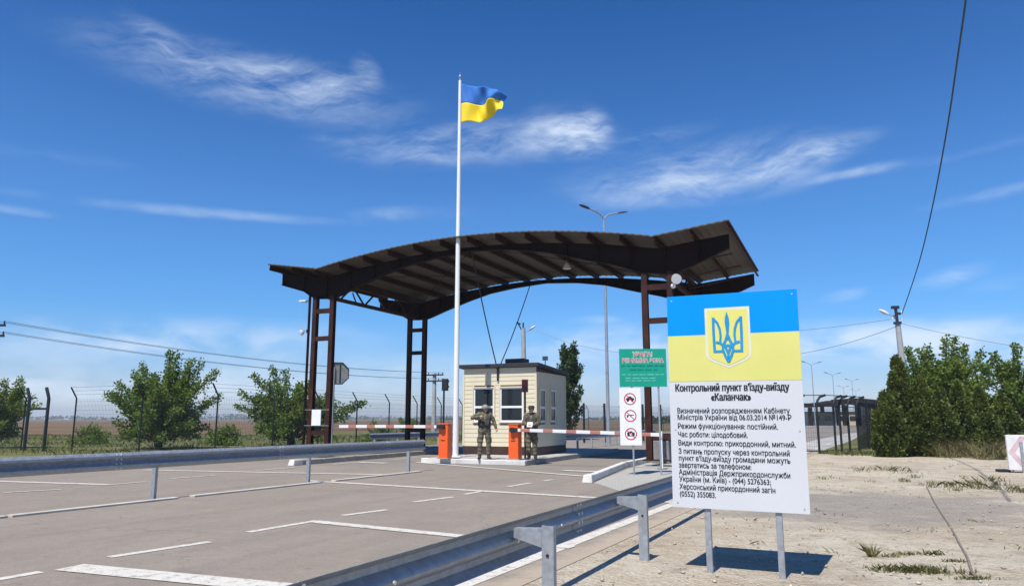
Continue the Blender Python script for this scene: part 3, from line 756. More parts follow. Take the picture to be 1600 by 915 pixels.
a = MB(); a.bar((0.03, 0, 0), (-0.1, 0, -0.02), 0.03); a.build('bracket', 'galv_post', t)
t = thing('floodlight', 'round white floodlight on the right canopy column just above the information board', 'floodlight', PV(SPAN + 0.62, -0.15, 6.05), -CA)
a = MB(); a.tube([(0, 0, 0.02), (0.06, -0.10, 0.0), (0.10, -0.22, -0.05)], [0.10, 0.15, 0.17], 14); a.build('housing', 'dome', t, smooth=True)
a = MB(); a.ball((-0.05, -0.05, -0.24), 0.085, 12, 8); a.build('sensor', 'dome', t, smooth=True)
a = MB(); a.bar((-0.06, 0.05, -0.3), (0.0, 0.02, 0.03), 0.04); a.build('bracket', 'galv_post', t)
t = thing('ceiling_lamp', 'pale lamp hanging under the canopy roof near its rear beam', 'lamp', PV(9.4, 3.2, 7.55), -CA)
a = MB(); a.tube([(0, 0, 0.1), (0, 0, 0.0), (0, 0, -0.12)], [0.06, 0.12, 0.17], 12); a.build('shade', 'dome', t, smooth=True)
a = MB(); a.cyl((0, 0, 0.1), (0, 0, 0.25), 0.015); a.build('stem', 'galv_post', t)
t = thing('notice_board', 'blank white notice sheet fixed low on the left front canopy column', 'notice', PV(-0.08, -0.12, 1.55), -CA)
a = MB(); a.box((0, 0, 0), (0.44, 0.012, 0.62)); a.build('sheet', 'white', t)
a = MB(); a.box((0, 0.012, 0), (0.47, 0.012, 0.65)); a.build('backing', 'galv_post', t)
bars = MB()
for zz in (-0.31, 0.31): bars.box((-0.0, 0.026, zz), (1.2, 0.01, 0.02))
bars.build('strap', 'galv_post', t)

# ================================================================== booth
BC = Vector((0.91, 28.1, 0)); BW, BD = 3.06, 3.16; ZB = 0.17
booth = thing('guard_booth', 'cream clad guard booth with dark plinth and black roof standing on the middle island', 'booth', BC - cv_ * BW, -CA)
# local: x along the front to the right (cv), y to the back (cu)
def ztop(y): return 3.44 - 0.055 * y
m = MB()
m.add([(0.02, 0.02, ZB), (BW - 0.02, 0.02, ZB), (BW - 0.02, BD - 0.02, ZB), (0.02, BD - 0.02, ZB),
       (0.02, 0.02, ztop(0)), (BW - 0.02, 0.02, ztop(0)), (BW - 0.02, BD - 0.02, ztop(BD)), (0.02, BD - 0.02, ztop(BD))],
      [(3, 2, 1, 0), (4, 5, 6, 7), (0, 1, 5, 4), (1, 2, 6, 5), (2, 3, 7, 6), (3, 0, 4, 7)])
FW = [(0.45, 1.31, 1.40, 2.68), (1.58, 2.53, 1.40, 2.68)]          # x0 x1 z0 z1 front windows
SW = [(0.30, 0.92, 1.40, 2.62), (1.42, 2.02, 1.40, 2.62)]
bh = 0.165; z = ZB + 0.30; side = MB()
def lap(x0, x1, z0, z1, face):
    if x1 - x0 < 0.02: return
    dlow, dtop = 0.018, 0.006
    if face == 0: P = lambda x, d, zz: (x, -d, zz)
    elif face == 1: P = lambda x, d, zz: (BW + d, x, zz)
    elif face == 2: P = lambda x, d, zz: (-d, x, zz)
    else: P = lambda x, d, zz: (x, BD + d, zz)
    a = [P(x0, dlow, z0), P(x1, dlow, z0), P(x1, dtop, z1), P(x0, dtop, z1), P(x0, -0.018, z0), P(x1, -0.018, z0), P(x1, -0.018, z1), P(x0, -0.018, z1)]
    side.add(a, [(0, 1, 2, 3), (4, 7, 6, 5), (0, 4, 5, 1), (1, 5, 6, 2), (2, 6, 7, 3), (3, 7, 4, 0)])
while z < 3.42:
    for face, wins, L in ((0, FW, BW), (1, SW, BD), (2, [], BD), (3, [], BW)):
        zt = min(z + bh, (ztop(0) if face == 0 else ztop(BD)))
        if zt - z < 0.02: continue
        cuts = sorted([(w[0], w[1]) for w in wins if w[2] < zt - 0.02 and w[3] > z + 0.02])
        x = 0.0
        for c in cuts: lap(x, c[0], z, zt, face); x = c[1]
        lap(x, L, z, zt, face)
    z += bh
m.build('wall_core', 'plinth', booth)
side.build('wall', 'cream', booth)
for (x, y) in ((0, 0), (BW, 0), (BW, BD), (0, BD)):
    a = MB(); a.box((x, y, (ZB + 0.31 + 3.2) / 2), (0.07, 0.07, 3.2 - ZB - 0.31)); a.build('corner_trim', 'cream', booth)
a = MB(); a.box((BW / 2, BD / 2, ZB + 0.15), (BW + 0.03, BD + 0.03, 0.29)); a.build('plinth', 'plinth', booth)
a = MB(); ov = 0.16
a.add([(-ov, -ov, ztop(-ov) + 0.01), (BW + ov, -ov, ztop(-ov) + 0.01), (BW + ov, BD + ov, ztop(BD + ov) + 0.01), (-ov, BD + ov, ztop(BD + ov) + 0.01),
       (-ov, -ov, ztop(-ov) + 0.15), (BW + ov, -ov, ztop(-ov) + 0.15), (BW + ov, BD + ov, ztop(BD + ov) + 0.15), (-ov, BD + ov, ztop(BD + ov) + 0.15)],
      [(3, 2, 1, 0), (4, 5, 6, 7), (0, 1, 5, 4), (1, 2, 6, 5), (2, 3, 7, 6), (3, 0, 4, 7)])
a.build('roof', 'rooftop', booth, bevel=0.01)
a = MB(); a.box((BW * 0.66, 0.6, 3.68), (0.78, 0.6, 0.26)); a.build('roof_box', 'rooftop', booth, bevel=0.02)
def window(face, w):
    x0, x1, z0, z1 = w; f = MB(); t = 0.048
    if face == 0: B = lambda xa, xb, za, zb, d0, d1: f.box(((xa + xb) / 2, -(d0 + d1) / 2, (za + zb) / 2), (xb - xa, d1 - d0, zb - za))
    else: B = lambda xa, xb, za, zb, d0, d1: f.box((BW + (d0 + d1) / 2, (xa + xb) / 2, (za + zb) / 2), (d1 - d0, xb - xa, zb - za))
    d0, d1 = -0.015, 0.02
    B(x0, x0 + t, z0, z1, d0, d1); B(x1 - t, x1, z0, z1, d0, d1)
    B(x0 + t, x1 - t, z0, z0 + t, d0, d1); B(x0 + t, x1 - t, z1 - t, z1, d0, d1)
    zm = z0 + (z1 - z0) * 0.43; B(x0 + t, x1 - t, zm - 0.04, zm + 0.04, d0, d1)
    # cream surround standing proud of the boards
    fr = f; wn_ = fr.build('window', 'pvc', booth)
    f = MB()
    if face == 0: B = lambda xa, xb, za, zb, d0, d1: f.box(((xa + xb) / 2, -(d0 + d1) / 2, (za + zb) / 2), (xb - xa, d1 - d0, zb - za))
    else: B = lambda xa, xb, za, zb, d0, d1: f.box((BW + (d0 + d1) / 2, (xa + xb) / 2, (za + zb) / 2), (d1 - d0, xb - xa, zb - za))
    s = 0.05
    B(x0 - s, x0, z0 - s, z1 + s, 0.0, 0.06); B(x1, x1 + s, z0 - s, z1 + s, 0.0, 0.06)
    B(x0, x1, z1, z1 + s, 0.0, 0.06); B(x0, x1, z0 - s, z0, 0.0, 0.07)
    f.build('surround', 'cream', wn_)
    f = MB(); B(x0 + t, x1 - t, z0 + t, zm - 0.04, -0.012, 0.002); B(x0 + t, x1 - t, zm + 0.04, z1 - t, -0.012, 0.002)
    f.build('pane', 'glass', wn_)
for w in FW: window(0, w)
for w in SW: window(1, w)
a = MB(); a.box((0.98, -0.04, 3.0), (0.07, 0.04, 0.56)); a.build('cable_duct', 'blockwork', booth)
a = MB(); a.cyl((BW * 0.9, BD * 0.55, 3.3), (BW * 0.9, BD * 0.55, 3.85), 0.02); a.box((BW * 0.9, BD * 0.55, 3.9), (0.2, 0.12, 0.16)); a.build('vent_pipe', 'galv_post', booth)

# cables from the canopy down to the booth front
def catenary(a, b, sag, n=16):
    a, b = Vector(a), Vector(b)
    return [a.lerp(b, i / n) - UP * (4 * sag * (i / n) * (1 - i / n)) for i in range(n + 1)]
HOOK = BC - cv_ * (BW - 1.47) - cu_ * 0.06 + UP * 2.95
def cable(label, pts, r, m='cable', group=None, n=6):
    c = MB(); c.tube(pts, r, n); return tag(c.build('cable', m, smooth=True), label, 'cable', group)
kb2 = AT(741, 391, 27.1); kb3 = AT(826, 447, 34.2)
cable('black cable dropping from the front canopy beam to the booth front', catenary(PV(6.75, 0.0, 7.72), HOOK + UP * 0.45, 0.12) + [HOOK], 0.022)
cable('black cable running from the rear canopy beam down to the booth front', catenary(PV(6.1, LEN, 7.70), HOOK + UP * 0.45 + cv_ * 0.05, 0.15) + [HOOK + cv_ * 0.03], 0.022)

# ================================================================== flagpole and flag
FB = G(711.5, 713.5, ZB)
t = thing('flagpole', 'tall white flagpole rising from the island beside the left barrier', 'flagpole', FB)
FH = 14.2
a = MB(); a.tube([(0, 0, 0.03), (0, 0, 3), (0, 0, FH * 0.6), (0, 0, FH)], [0.105, 0.098, 0.08, 0.055], 16); a.build('pole', 'pole_white', t, smooth=True)
a = MB(); a.box((0, 0, 0.015), (0.36, 0.36, 0.03)); a.build('base_plate', 'pole_white', t)
a = MB(); a.ball((0, 0, FH + 0.16), (0.055, 0.055, 0.075), 10, 7); a.cyl((0, 0, FH), (0, 0, FH + 0.1), 0.03); a.cyl((0, 0, FH + 0.22), (0, 0, FH + 0.34), 0.01); a.build('finial', 'galv_post', t, smooth=True)
# flag: a grid of cloth blown to the right, folded and lifted at its fly end
fl = MB(); nu, nv = 56, 32; W_, H_ = 1.86, 1.62
fv = []; zt0 = FH - 0.13
def flag_pt(i, j):
    s = i / nu; h = j / nv                      # s along fly, h from top
    # fly direction mostly to the right, waves in depth
    ph = 6.6 * s - 2.2 * h + 0.4
    dep = 0.34 * s ** 0.8 * math.sin(ph) + 0.13 * s * math.sin(12 * s + 5 * h) + 0.05 * math.sin(21 * s - 8 * h) * s ** 0.5
    x = W_ * s * (0.95 - 0.10 * h * math.sin(2.6 * s)) + 0.05 * math.sin(5 * h + 3 * s) * s
    drop = 0.52 * s ** 1.3 * (1 - h) ** 1.5
    z = -H_ * h * (1 - 0.10 * s) - drop + 0.06 * h * s ** 1.2 + 0.07 * h * math.sin(8.5 * s + 0.8) * (0.4 + s) - 0.10 * s * (1 - h)
    d = cv_
    return Vector((0.06, 0, 0)) + Vector((0.97, -0.22, 0)) * x + Vector((0.22, 0.97, 0)) * dep + UP * (zt0 + z)
for j in range(nv + 1):
    for i in range(nu + 1): fv.append(flag_pt(i, j) + FB)
th = 0.003
faces = []; mis = []
for j in range(nv):
    for i in range(nu):
        faces.append((j * (nu + 1) + i, (j + 1) * (nu + 1) + i, (j + 1) * (nu + 1) + i + 1, j * (nu + 1) + i + 1)); mis.append(0 if j < nv // 2 else 1)
flag = thing('flag', 'blue and yellow flag flying at the top of the white pole', 'flag', FB + UP * zt0)
for k, nm in enumerate(('blue_band', 'yellow_band')):
    mb = MB(); use = [f for f, q in zip(faces, mis) if q == k]
    ids = sorted({i for f in use for i in f}); mp = {q: w for w, q in enumerate(ids)}
    mb.add([fv[i] - (FB + UP * zt0) for i in ids], [tuple(mp[i] for i in f) for f in use])
    ob = mb.build(nm, ('flag_blue', 'flag_yellow')[k], flag, smooth=True, fix=False)
    sm = ob.modifiers.new('thickness', 'SOLIDIFY'); sm.thickness = 0.004
for zz in (0.02, -H_ * 0.5, -H_):
    pass

# ================================================================== barriers and traffic lights
def cabinet(t, h=1.14):
    a = MB(); a.box((0, 0, ZB + h / 2), (0.36, 0.34, h), top=0.97); a.build('cabinet', 'orange', t, bevel=0.025)
    a = MB(); a.box((0, 0, ZB + h + 0.02), (0.38, 0.36, 0.04)); a.build('lid', 'orange', t, bevel=0.012)
    a = MB(); a.box((0, 0, ZB + 0.015), (0.42, 0.40, 0.03)); a.build('foot_plate', 'galv_post', t)
    a = MB(); a.box((0, -0.176, ZB + 0.62), (0.16, 0.01, 0.02)); a.build('door_slot', 'black', t)
LB = G(695.5, 716, ZB); LB = Vector((LB.x, LB.y, 0)); RB = G(805, 717.5, ZB); RB = Vector((RB.x, RB.y, 0))
bl = thing('barrier', 'orange barrier cabinet left of the flagpole with its striped arm closing the left lane', 'barrier', LB, -CA)
cabinet(bl)
bg_ = thing('barrier', 'orange barrier cabinet between the two soldiers with its striped arm closing the right lane', 'barrier', RB, -CA)
cabinet(bg_, 1.12)
def arm(t, x0, x1, z0, z1, yo):
    L = abs(x1 - x0); sg = 1 if x1 > x0 else -1
    mb = MB(); n = 24; h = 0.052; w = 0.03
    vs = []; fs = []
    for i in range(n + 1):
        x = L * i / n; sag = -0.03 * (i / n) ** 2
        for (dy, dz) in ((-w, -h), (w, -h), (w, h), (-w, h)): vs.append((x, dy, dz + sag))
    for i in range(n):
        for k in range(4): k2 = (k + 1) % 4; fs.append((4 * i + k, 4 * i + 4 + k, 4 * i + 4 + k2, 4 * i + k2))
    fs += [(0, 1, 2, 3), tuple(4 * n + k for k in (3, 2, 1, 0))]
    mb.add(vs, fs)
    a = mb.build('arm', 'arm_stripe', t, bevel=0.008)
    a.location = (x0, yo, z0); a.rotation_euler = (0, -math.atan2(z1 - z0, L), 0 if sg > 0 else math.pi)
    hb = MB(); hb.cyl((x0, 0.17 if yo > 0 else -0.17, z0), (x0, yo + (0.06 if yo > 0 else -0.06), z0), 0.085, n=16); hb.box((x0 + sg * 0.06, yo, z0), (0.3, 0.075, 0.13)); hb.build('hub', 'black', t, bevel=0.006)
arm(bl, 0.0, -4.25, 1.235, 1.26, -0.24)
arm(bg_, 0.0, 4.95, 1.14, 1.05, -0.24)
# rest for the right arm
RP = RB + cv_ * 4.95 - cu_ * 0.24
t = thing('barrier_rest', 'slim white rest post with a fork holding the right barrier arm end', 'post', RP, -CA)
a = MB(); a.box((0, 0, 0.5), (0.07, 0.07, 0.98)); a.build('post', 'pole_white', t, bevel=0.006)
a = MB(); a.box((0, -0.06, 1.03), (0.05, 0.02, 0.2)); a.box((0, 0.06, 1.03), (0.05, 0.02, 0.2)); a.box((0, 0, 0.95), (0.06, 0.14, 0.03)); a.build('fork', 'pole_white', t)
a = MB(); a.box((0, 0, 0.015), (0.25, 0.25, 0.03)); a.build('base_plate', 'blockwork', t)

def traffic_light(p, h, rz, label, red):
    t = thing('traffic_light', label, 'traffic light', p, rz)
    a = MB(); a.cyl((0, 0, 0), (0, 0, h), 0.035, n=10); a.build('pole', 'black', t, smooth=True)
    a = MB(); a.box((0.0, -0.08, h + 0.16), (0.22, 0.14, 0.44)); a.build('housing', 'housing_red' if red else 'black', t, bevel=0.015)
    for k, (zz, mm) in enumerate(((h + 0.26, 'lens_red'), (h + 0.06, 'lens_dark'))):
        a = MB(); a.cyl((0, -0.15, zz), (0, -0.158, zz), 0.075, n=18); b = a.build('lens', mm, t)
        a = MB(); r0 = 0.085; vs = []; n = 14
        for i in range(n + 1):
            ang = math.pi * i / n
            for rr in (r0, r0 + 0.008):
                for yy in (-0.151, -0.24): vs.append((rr * math.cos(ang), yy, zz + rr * math.sin(ang)))
        fs = []
        for i in range(n):
            o = 4 * i; q = o + 4
            fs += [(o, o + 1, q + 1, q), (o + 2, q + 2, q + 3, o + 3), (o, q, q + 2, o + 2), (o + 1, o + 3, q + 3, q + 1)]
        a.add(vs, fs); a.build('visor', 'black', t)
    return t
TL = AT(820.5, 690, 25.9); traffic_light(Vector((TL.x, 25.9, ZB)), 2.30, R(-2), 'red faced traffic light beside the soldier holding papers', True)
TL = AT(692.5, 690, 27.6); traffic_light(Vector((TL.x, 27.6, ZB)), 2.42, R(155), 'black traffic light turned away behind the left orange cabinet', False)

# ================================================================== guard rails
WP = [(0.004, 0.312), (0.02, 0.300), (0.078, 0.262), (0.083, 0.240), (0.078, 0.220), (0.014, 0.178), (0.004, 0.156), (0.014, 0.134), (0.078, 0.092), (0.083, 0.072), (0.078, 0.050), (0.02, 0.012), (0.004, 0.0)]
def guard_rail(label, base, d, s0, s1, ztop_, posts, face, bracket=0.0, group='guard rails along the road', post_top=None, post_mat='galv_post', joints=4.0):
    """W-beam rail. base: point on the ground line, d: direction, face: +1 corrugations to the right of d, -1 to the left"""
    t = thing('guard_rail', label, 'guard rail', base, 0, group)
    sN = Vector((d.y, -d.x, 0)) * face
    s = s0; first = True
    while s < s1 - 0.1:
        e = min(s + joints, s1)
        mb = MB(); n = len(WP); o = 0.0035 if int(round((s - s0) / joints)) % 2 else 0.0
        outer = [(p[0] + o, p[1]) for p in WP]
        inner = [(p[0] + o - 0.006, p[1]) for p in WP]
        poly = outer + inner[::-1]
        sa, sb = s - (0.16 if not first else 0), e + (0.0)
        A = [d * sa + sN * p[0] + UP * (ztop_ - 0.312 + p[1]) for p in poly]; B = [d * sb + sN * p[0] + UP * (ztop_ - 0.312 + p[1]) for p in poly]
        k = len(poly); fs = []
        for i in range(k): j = (i + 1) % k; fs.append((i, j, k + j, k + i))
        for i in range(n - 1):
            fs.append((i, i + 1, k - 2 - i, k - 1 - i)); fs.append((k + i, k + k - 1 - i, k + k - 2 - i, k + i + 1))
        mb.add(A + B, fs)
        rl = mb.build('rail', 'galv', t, smooth=True)
        if not first:                                         # splice bolts
            bo = MB()
            for ds in (-0.13, -0.04):
                for zz, nn2 in ((0.28, 0.055), (0.195, 0.04), (0.115, 0.04), (0.03, 0.055)):
                    p = d * (s + ds) + sN * (nn2 + o) + UP * (ztop_ - 0.312 + zz)
                    bo.cyl(p - sN * 0.022, p + sN * 0.020, 0.014, n=8)
            bo.build('splice_bolt', 'bolt', rl)
        first = False; s = e
    for s in posts:
        p = d * s - sN * (bracket if bracket else 0.05)
        zt = (post_top if post_top else ztop_ - 0.06)
        mb = MB(); rz = math.atan2(d.y, d.x)
        mb.box(p + UP * (zt / 2 - 0.1), (0.006, 0.094, zt + 0.2), rz)
        mb.box(p + UP * (zt / 2 - 0.1) + d * 0.027 + sN * 0.047, (0.054, 0.006, zt + 0.2), rz)
        mb.box(p + UP * (zt / 2 - 0.1) + d * 0.027 - sN * 0.047, (0.054, 0.006, zt + 0.2), rz)
        po = mb.build('post', post_mat, t)
        if bracket:
            b = MB(); z1, z0, z0b = zt - 0.03, zt - 0.105, zt - 0.165; L = bracket - 0.05
            for off in (-0.004, 0.066):
                b.prism([(0.0, z0b), (L, z0), (L, z1 - 0.01), (0.0, z1)], p + sN * 0.048 + d * off, sN, UP, d * 0.005)
            b.add([p + sN * 0.05 + d * 0 + UP * z1, p + sN * (0.05 + L) + UP * (z1 - 0.01), p + sN * (0.05 + L) + d * 0.07 + UP * (z1 - 0.01), p + sN * 0.05 + d * 0.07 + UP * z1,
                   p + sN * 0.05 + UP * (z1 + 0.006), p + sN * (0.05 + L) + UP * (z1 - 0.004), p + sN * (0.05 + L) + d * 0.07 + UP * (z1 - 0.004), p + sN * 0.05 + d * 0.07 + UP * (z1 + 0.006)],
                  [(0, 3, 2, 1), (4, 5, 6, 7), (0, 1, 5, 4), (1, 2, 6, 5), (2, 3, 7, 6), (3, 0, 4, 7)])
            b.build('bracket', post_mat, t)
            bo = MB(); q = d * (s + 0.03) + UP * (ztop_ - 0.156); bo.cyl(q + sN * -0.02, q - sN * 0.03, 0.016, n=8); bo.build('bolt', 'bolt', po)
            bo = MB(); q = d * (s + 1.0) + UP * (ztop_ - 0.156); bo.cyl(q + sN * -0.002, q - sN * 0.014, 0.013, n=8); bo.build('bolt', 'bolt', po)
            ho = MB(); q = p + d * -0.0045 + UP * (zt - 0.22); ho.cyl(q, q - d * 0.006, 0.013, n=8); ho.build('bolt_hole', 'black', po)
    return t
kdl = kd
pl_ = [-8.0, -4.0]
def s_on_kerb(px):                  # along-kerb distance at which the kerb line is seen on this bearing
    k = (px - 800) / FPX
    c, sn = math.cos(PITCH), math.sin(PITCH)
    # x / (y*c - 1.5*sn) = k
    return (k * (K0.y * c - EYE * sn) - K0.x) / (kd.x - k * kd.y * c)
ps = [s_on_kerb(241), s_on_kerb(483), s_on_kerb(640)]
guard_rail('long galvanised guard rail across the left half, dividing the two carriageways', K0 - Vector((kd.y, -kd.x, 0)) * 0.02, kd, -14.0, ps[2] + 0.7, 0.90, [ps[0] - 12, ps[0] - 8, ps[0] - 4] + ps, 1)
RD = Vector((math.sin(R(25.6)), math.cos(R(25.6)), 0)); RB0 = Vector((1.42, 8.34, 0)) - Vector((RD.y, -RD.x, 0)) * 0.29
guard_rail('galvanised guard rail in the foreground running behind the information board', RB0, RD, -9.0, 10.8, 0.705, [-7.95, -5.3, -2.65, 0.0, 5.3, 7.95, 10.6], -1, bracket=0.29, post_top=0.685)
q = Vector((2.5, 37.0, 0))
guard_rail('dark shaded guard rail seen under the right barrier arm beyond the booth', q, ru, -1.5, 16, 0.80, [0, 2, 4, 6, 8, 10, 12, 14], 1, group='guard rails along the road')
q = Vector((-13.9, 31.0, 0))
guard_rail('far guard rail on the verge behind the left guard rail', Vector((-7.2, 38.0, 0)), ru, 0, 8, 0.78, [0.5, 2.5, 4.5, 6.5], 1)

# ================================================================== information board
t = None
PL, PR = Vector((1.648, 7.83, 0)), Vector((2.832, 7.275, 0))
pd = (PR - PL); PWID = pd.length; pd.normalize(); pn = Vector((pd.y, -pd.x, 0))       # pn faces the camera
PBOT, PTOP = 0.615, 2.785
PH = PTOP - PBOT
board = thing('information_board', 'white information board with blue and yellow top, emblem and black lettering on two grey posts', 'sign board', PL)
PM = Matrix.Identity(4)
PM.col[0][:3] = pd; PM.col[1][:3] = UP; PM.col[2][:3] = pn; PM.col[3][:3] = Vector((0, 0, PBOT))
# the board leans a hair out of level
PM = PM @ Matrix.Rotation(R(-0.3), 4, 'Z')
def pbox(mb, x0, x1, y0, y1, z0, z1, mi=0):
    vs = [PM @ Vector(p) for p in ((x0, y0, z0), (x1, y0, z0), (x1, y1, z0), (x0, y1, z0), (x0, y0, z1), (x1, y0, z1), (x1, y1, z1), (x0, y1, z1))]
    mb.add(vs, [(3, 2, 1, 0), (4, 5, 6, 7), (0, 1, 5, 4), (1, 2, 6, 5), (2, 3, 7, 6), (3, 0, 4, 7)], mi)
a = MB(); pbox(a, 0, PWID, 0, PH, -0.012, 0); a.build('panel', 'sign_white', board)
yb, yy_ = PH * (1 - 0.195), PH * (1 - 0.415)
a = MB(); pbox(a, 0.0005, PWID - 0.0005, yb, PH - 0.0005, -0.002, 0.002); a.build('blue_band', 'sign_blue', board)
a = MB(); pbox(a, 0.0005, PWID - 0.0005, yy_, yb, -0.002, 0.002); a.build('yellow_band', 'sign_yellow', board)
def fpoly(mb, pts, z, mi=0): mb.prism(pts, PM @ Vector((0, 0, z)), PM.to_3x3() @ Vector((1, 0, 0)), PM.to_3x3() @ Vector((0, 1, 0)), PM.to_3x3() @ Vector((0, 0, 0.001)), mi)
cx = PWID * 0.472; sx0 = PWID * 0.172; sy1 = PH * (1 - 0.068); sy0 = PH * (1 - 0.355)
def shield(k):
    w = sx0 * k; hgt = (sy1 - sy0); yc = (sy1 + sy0) / 2; f = lambda y: yc + (y - yc) * (1 - (1 - k) * 0.8)
    pts = [(cx - w, f(sy1)), (cx - w, f(sy0 + hgt * 0.22))]
    for i in range(6):
        s = i / 5; pts.append((cx - w + w * 0.55 * s ** 1.6, f(sy0 + hgt * (0.22 - 0.15 * s ** 0.8))))
    pts.append((cx, f(sy0)))
    L = pts[:]; pts = L + [(2 * cx - x, y) for x, y in L[-2::-1]]
    out = []
    for p in pts:
        if not out or (abs(p[0] - out[-1][0]) + abs(p[1] - out[-1][1])) > 1e-4: out.append(p)
    return out
a = MB(); fpoly(a, shield(1.0), 0.003); em = a.build('emblem', 'shield_white', board)
a = MB(); fpoly(a, shield(0.90), 0.0055); a.build('shield_field', 'shield_yellow', em)
# trident, drawn from strokes
tr = MB()
KX = sx0 * 2 / 580.0; KY = (sy1 - sy0) / 730.0
def tp(x, y): return (cx + (x - 415) * KX, sy1 - (y - 88) * KY)
LAY = [0.008]
def stroke(pts, w):
    P = [Vector((*tp(*p), 0)) for p in pts]; W = w * KX
    Lf = []; Rt = []
    for i, p in enumerate(P):
        d = (P[min(i + 1, len(P) - 1)] - P[max(0, i - 1)]).normalized(); n = Vector((-d.y, d.x, 0)) * W / 2
        Lf.append(tuple((p + n)[:2])); Rt.append(tuple((p - n)[:2]))
    z = LAY[0]; LAY[0] += 0.0004
    for i in range(len(P) - 1):
        fpoly(tr, [Lf[i], Lf[i + 1], Rt[i + 1], Rt[i]], z + (i % 2) * 0.0001)
def both(pts, w): stroke(pts, w); stroke([(830 - x, y) for x, y in pts], w)
both([(236, 205), (236, 420), (242, 634)], 36)
both([(236, 618), (350, 618)], 32)
both([(232, 210), (290, 275), (318, 350), (326, 430), (318, 500), (290, 520)], 30)
both([(262, 505), (320, 520), (368, 560)], 30)
both([(408, 430), (385, 490), (350, 550), (350, 605), (380, 680), (415, 748)], 32)
both([(350, 555), (415, 545)], 26)
both([(380, 560), (415, 640), (415, 700)], 30)
z = LAY[0]
fpoly(tr, [tp(*p) for p in [(415, 140), (440, 215), (444, 270), (430, 400), (440, 450), (415, 480), (390, 450), (400, 400), (386, 270), (390, 215)]], z)
tr.build('trident', 'trident_blue', em)
LINES = [("Контрольний пункт в’їзду-виїзду", .475, .448, .86, .105, 'C', 1), ("«Каланчак»", .475, .492, .30, .105, 'C', 1),
         ("Визначений розпорядженням Кабінету", .055, .553, .845, .075, 'L', 0), ("Міністрів України від 06.03.2014 №149-Р", .055, .584, .855, .075, 'L', 0),
         ("Режим функціонування: постійний.", .055, .625, .755, .075, 'L', 0), ("Час роботи: цілодобовий.", .055, .664, .535, .075, 'L', 0),
         ("Види контролю: прикордонний, митний.", .055, .703, .875, .075, 'L', 0), ("З питань пропуску через контрольний", .055, .742, .83, .075, 'L', 0),
         ("пункт в’їзду-виїзду громадяни можуть", .055, .774, .83, .075, 'L', 0), ("звертатись за телефоном:", .055, .806, .55, .075, 'L', 0),
         ("Адміністрація Держприкордонслужби", .055, .838, .825, .075, 'L', 0), ("України (м. Київ) - (044) 5276363;", .055, .870, .685, .075, 'L', 0),
         ("Херсонський прикордонний загін", .055, .905, .715, .075, 'L', 0), ("(0552) 355083.", .055, .938, .28, .075, 'L', 0)]
for s_, x, y, w, sz, al, b in LINES:
    text_mesh([(s_, x * PWID, PH * (1 - y) - (0.03 if b else 0.025), w * PWID, sz, al)], 'heading_line' if b else 'text_line', 'ink', board, PM, 0.003, 0.034 if b else 0.016)
for s in (0.34, 1.02):
    a = MB(); p = pd * s - pn * 0.045
    a.box(p + UP * 1.15, (0.06, 0.05, 2.7), math.atan2(pd.y, pd.x)); a.build('post', 'galv_post', board, bevel=0.006)
a = MB()
for zz in (0.25, PH - 0.25): pbox(a, 0.12, PWID - 0.12, zz - 0.02, zz + 0.02, -0.020, -0.0125)
a.build('cross_bar', 'galv_post', board)
for bx_ in (0.05, PWID - 0.05):
    for bz_ in (0.05, PH * .36, PH - 0.05):
        a = MB(); c_ = PM @ Vector((bx_, bz_, 0.002)); a.cyl(c_, c_ + pn * 0.004, 0.008, n=8); a.build('bolt', 'bolt', board)

# ================================================================== green zone sign with the prohibition plate below it
GB = 24.0
g0 = AT(968.5, 604, 20.6); g1 = AT(1041.5, 604, 20.6); gt = AT(968.5, 545, 20.6)
gw = g1.x - g0.x; gz0, gz1 = g0.z, gt.z
gs = thing('zone_sign', 'green warning sign with red and white heading on two thin posts before the right column', 'sign', (g0.x, 20.6, 0), R(-4))
a = MB(); a.box((gw / 2, 0, (gz0 + gz1) / 2), (gw, 0.02, gz1 - gz0)); a.build('panel', 'sign_green', gs)
GM = Matrix.Identity(4); GM.col[0][:3] = (1, 0, 0); GM.col[1][:3] = (0, 0, 1); GM.col[2][:3] = (0, -1, 0); GM.col[3][:3] = (0, -0.0115, gz0)
gh = gz1 - gz0
hd = [("УВАГА!", gw * .5, gh * .80, gw * .42, .17, 'C'), ("РЕЖИМНА ЗОНА", gw * .5, gh * .64, gw * .88, .155, 'C')]
text_mesh(hd, 'heading_outline', 'white', gs, GM, 0.001, 0.0, 0.06)
text_mesh(hd, 'heading_text', 'red_letter', gs, GM, 0.003, 0.012)
def word_bars(rows, name, m):
    mb = MB(); rr = random.Random(3)
    for (x0, x1, yc, h) in rows:
        x = x0
        while x < x1 - 0.02:
            wl = min(rr.uniform(0.10, 0.22), x1 - x); k = int(wl / 0.022)
            for i in range(max(1, k)):
                hh = h * rr.uniform(0.75, 1.1); mb.box((x + 0.011 + i * 0.022, -0.0125, gz0 + yc), (0.015, 0.003, hh))
            x += wl + 0.03
    mb.build(name, m, gs)
word_bars([(gw * .04, gw * .97, gh * .55, 0.035), (gw * .22, gw * .80, gh * .445, 0.030)], 'small_print', 'ink_green')
word_bars([(gw * .05, gw * .95, gh * .32, 0.030), (gw * .12, gw * .76, gh * .225, 0.028), (gw * .12, gw * .76, gh * .16, 0.026)], 'small_print', 'ink_pale')
for x in (gw * 0.255, gw * 0.82):
    a = MB(); a.cyl((x, 0.035, 0), (x, 0.035, gz1 - 0.05), 0.025, n=10); a.build('post', 'galv_post', gs, smooth=True)
w0 = AT(969.5, 695, 20.6); w1 = AT(999.5, 604, 20.6)
wp = thing('prohibition_sign', 'tall white plate with three red ringed prohibition symbols below the green sign', 'sign', (w0.x, 20.6, 0), R(-4))
ww = w1.x - w0.x + 0.01; wz0, wz1 = w0.z, w1.z - 0.03
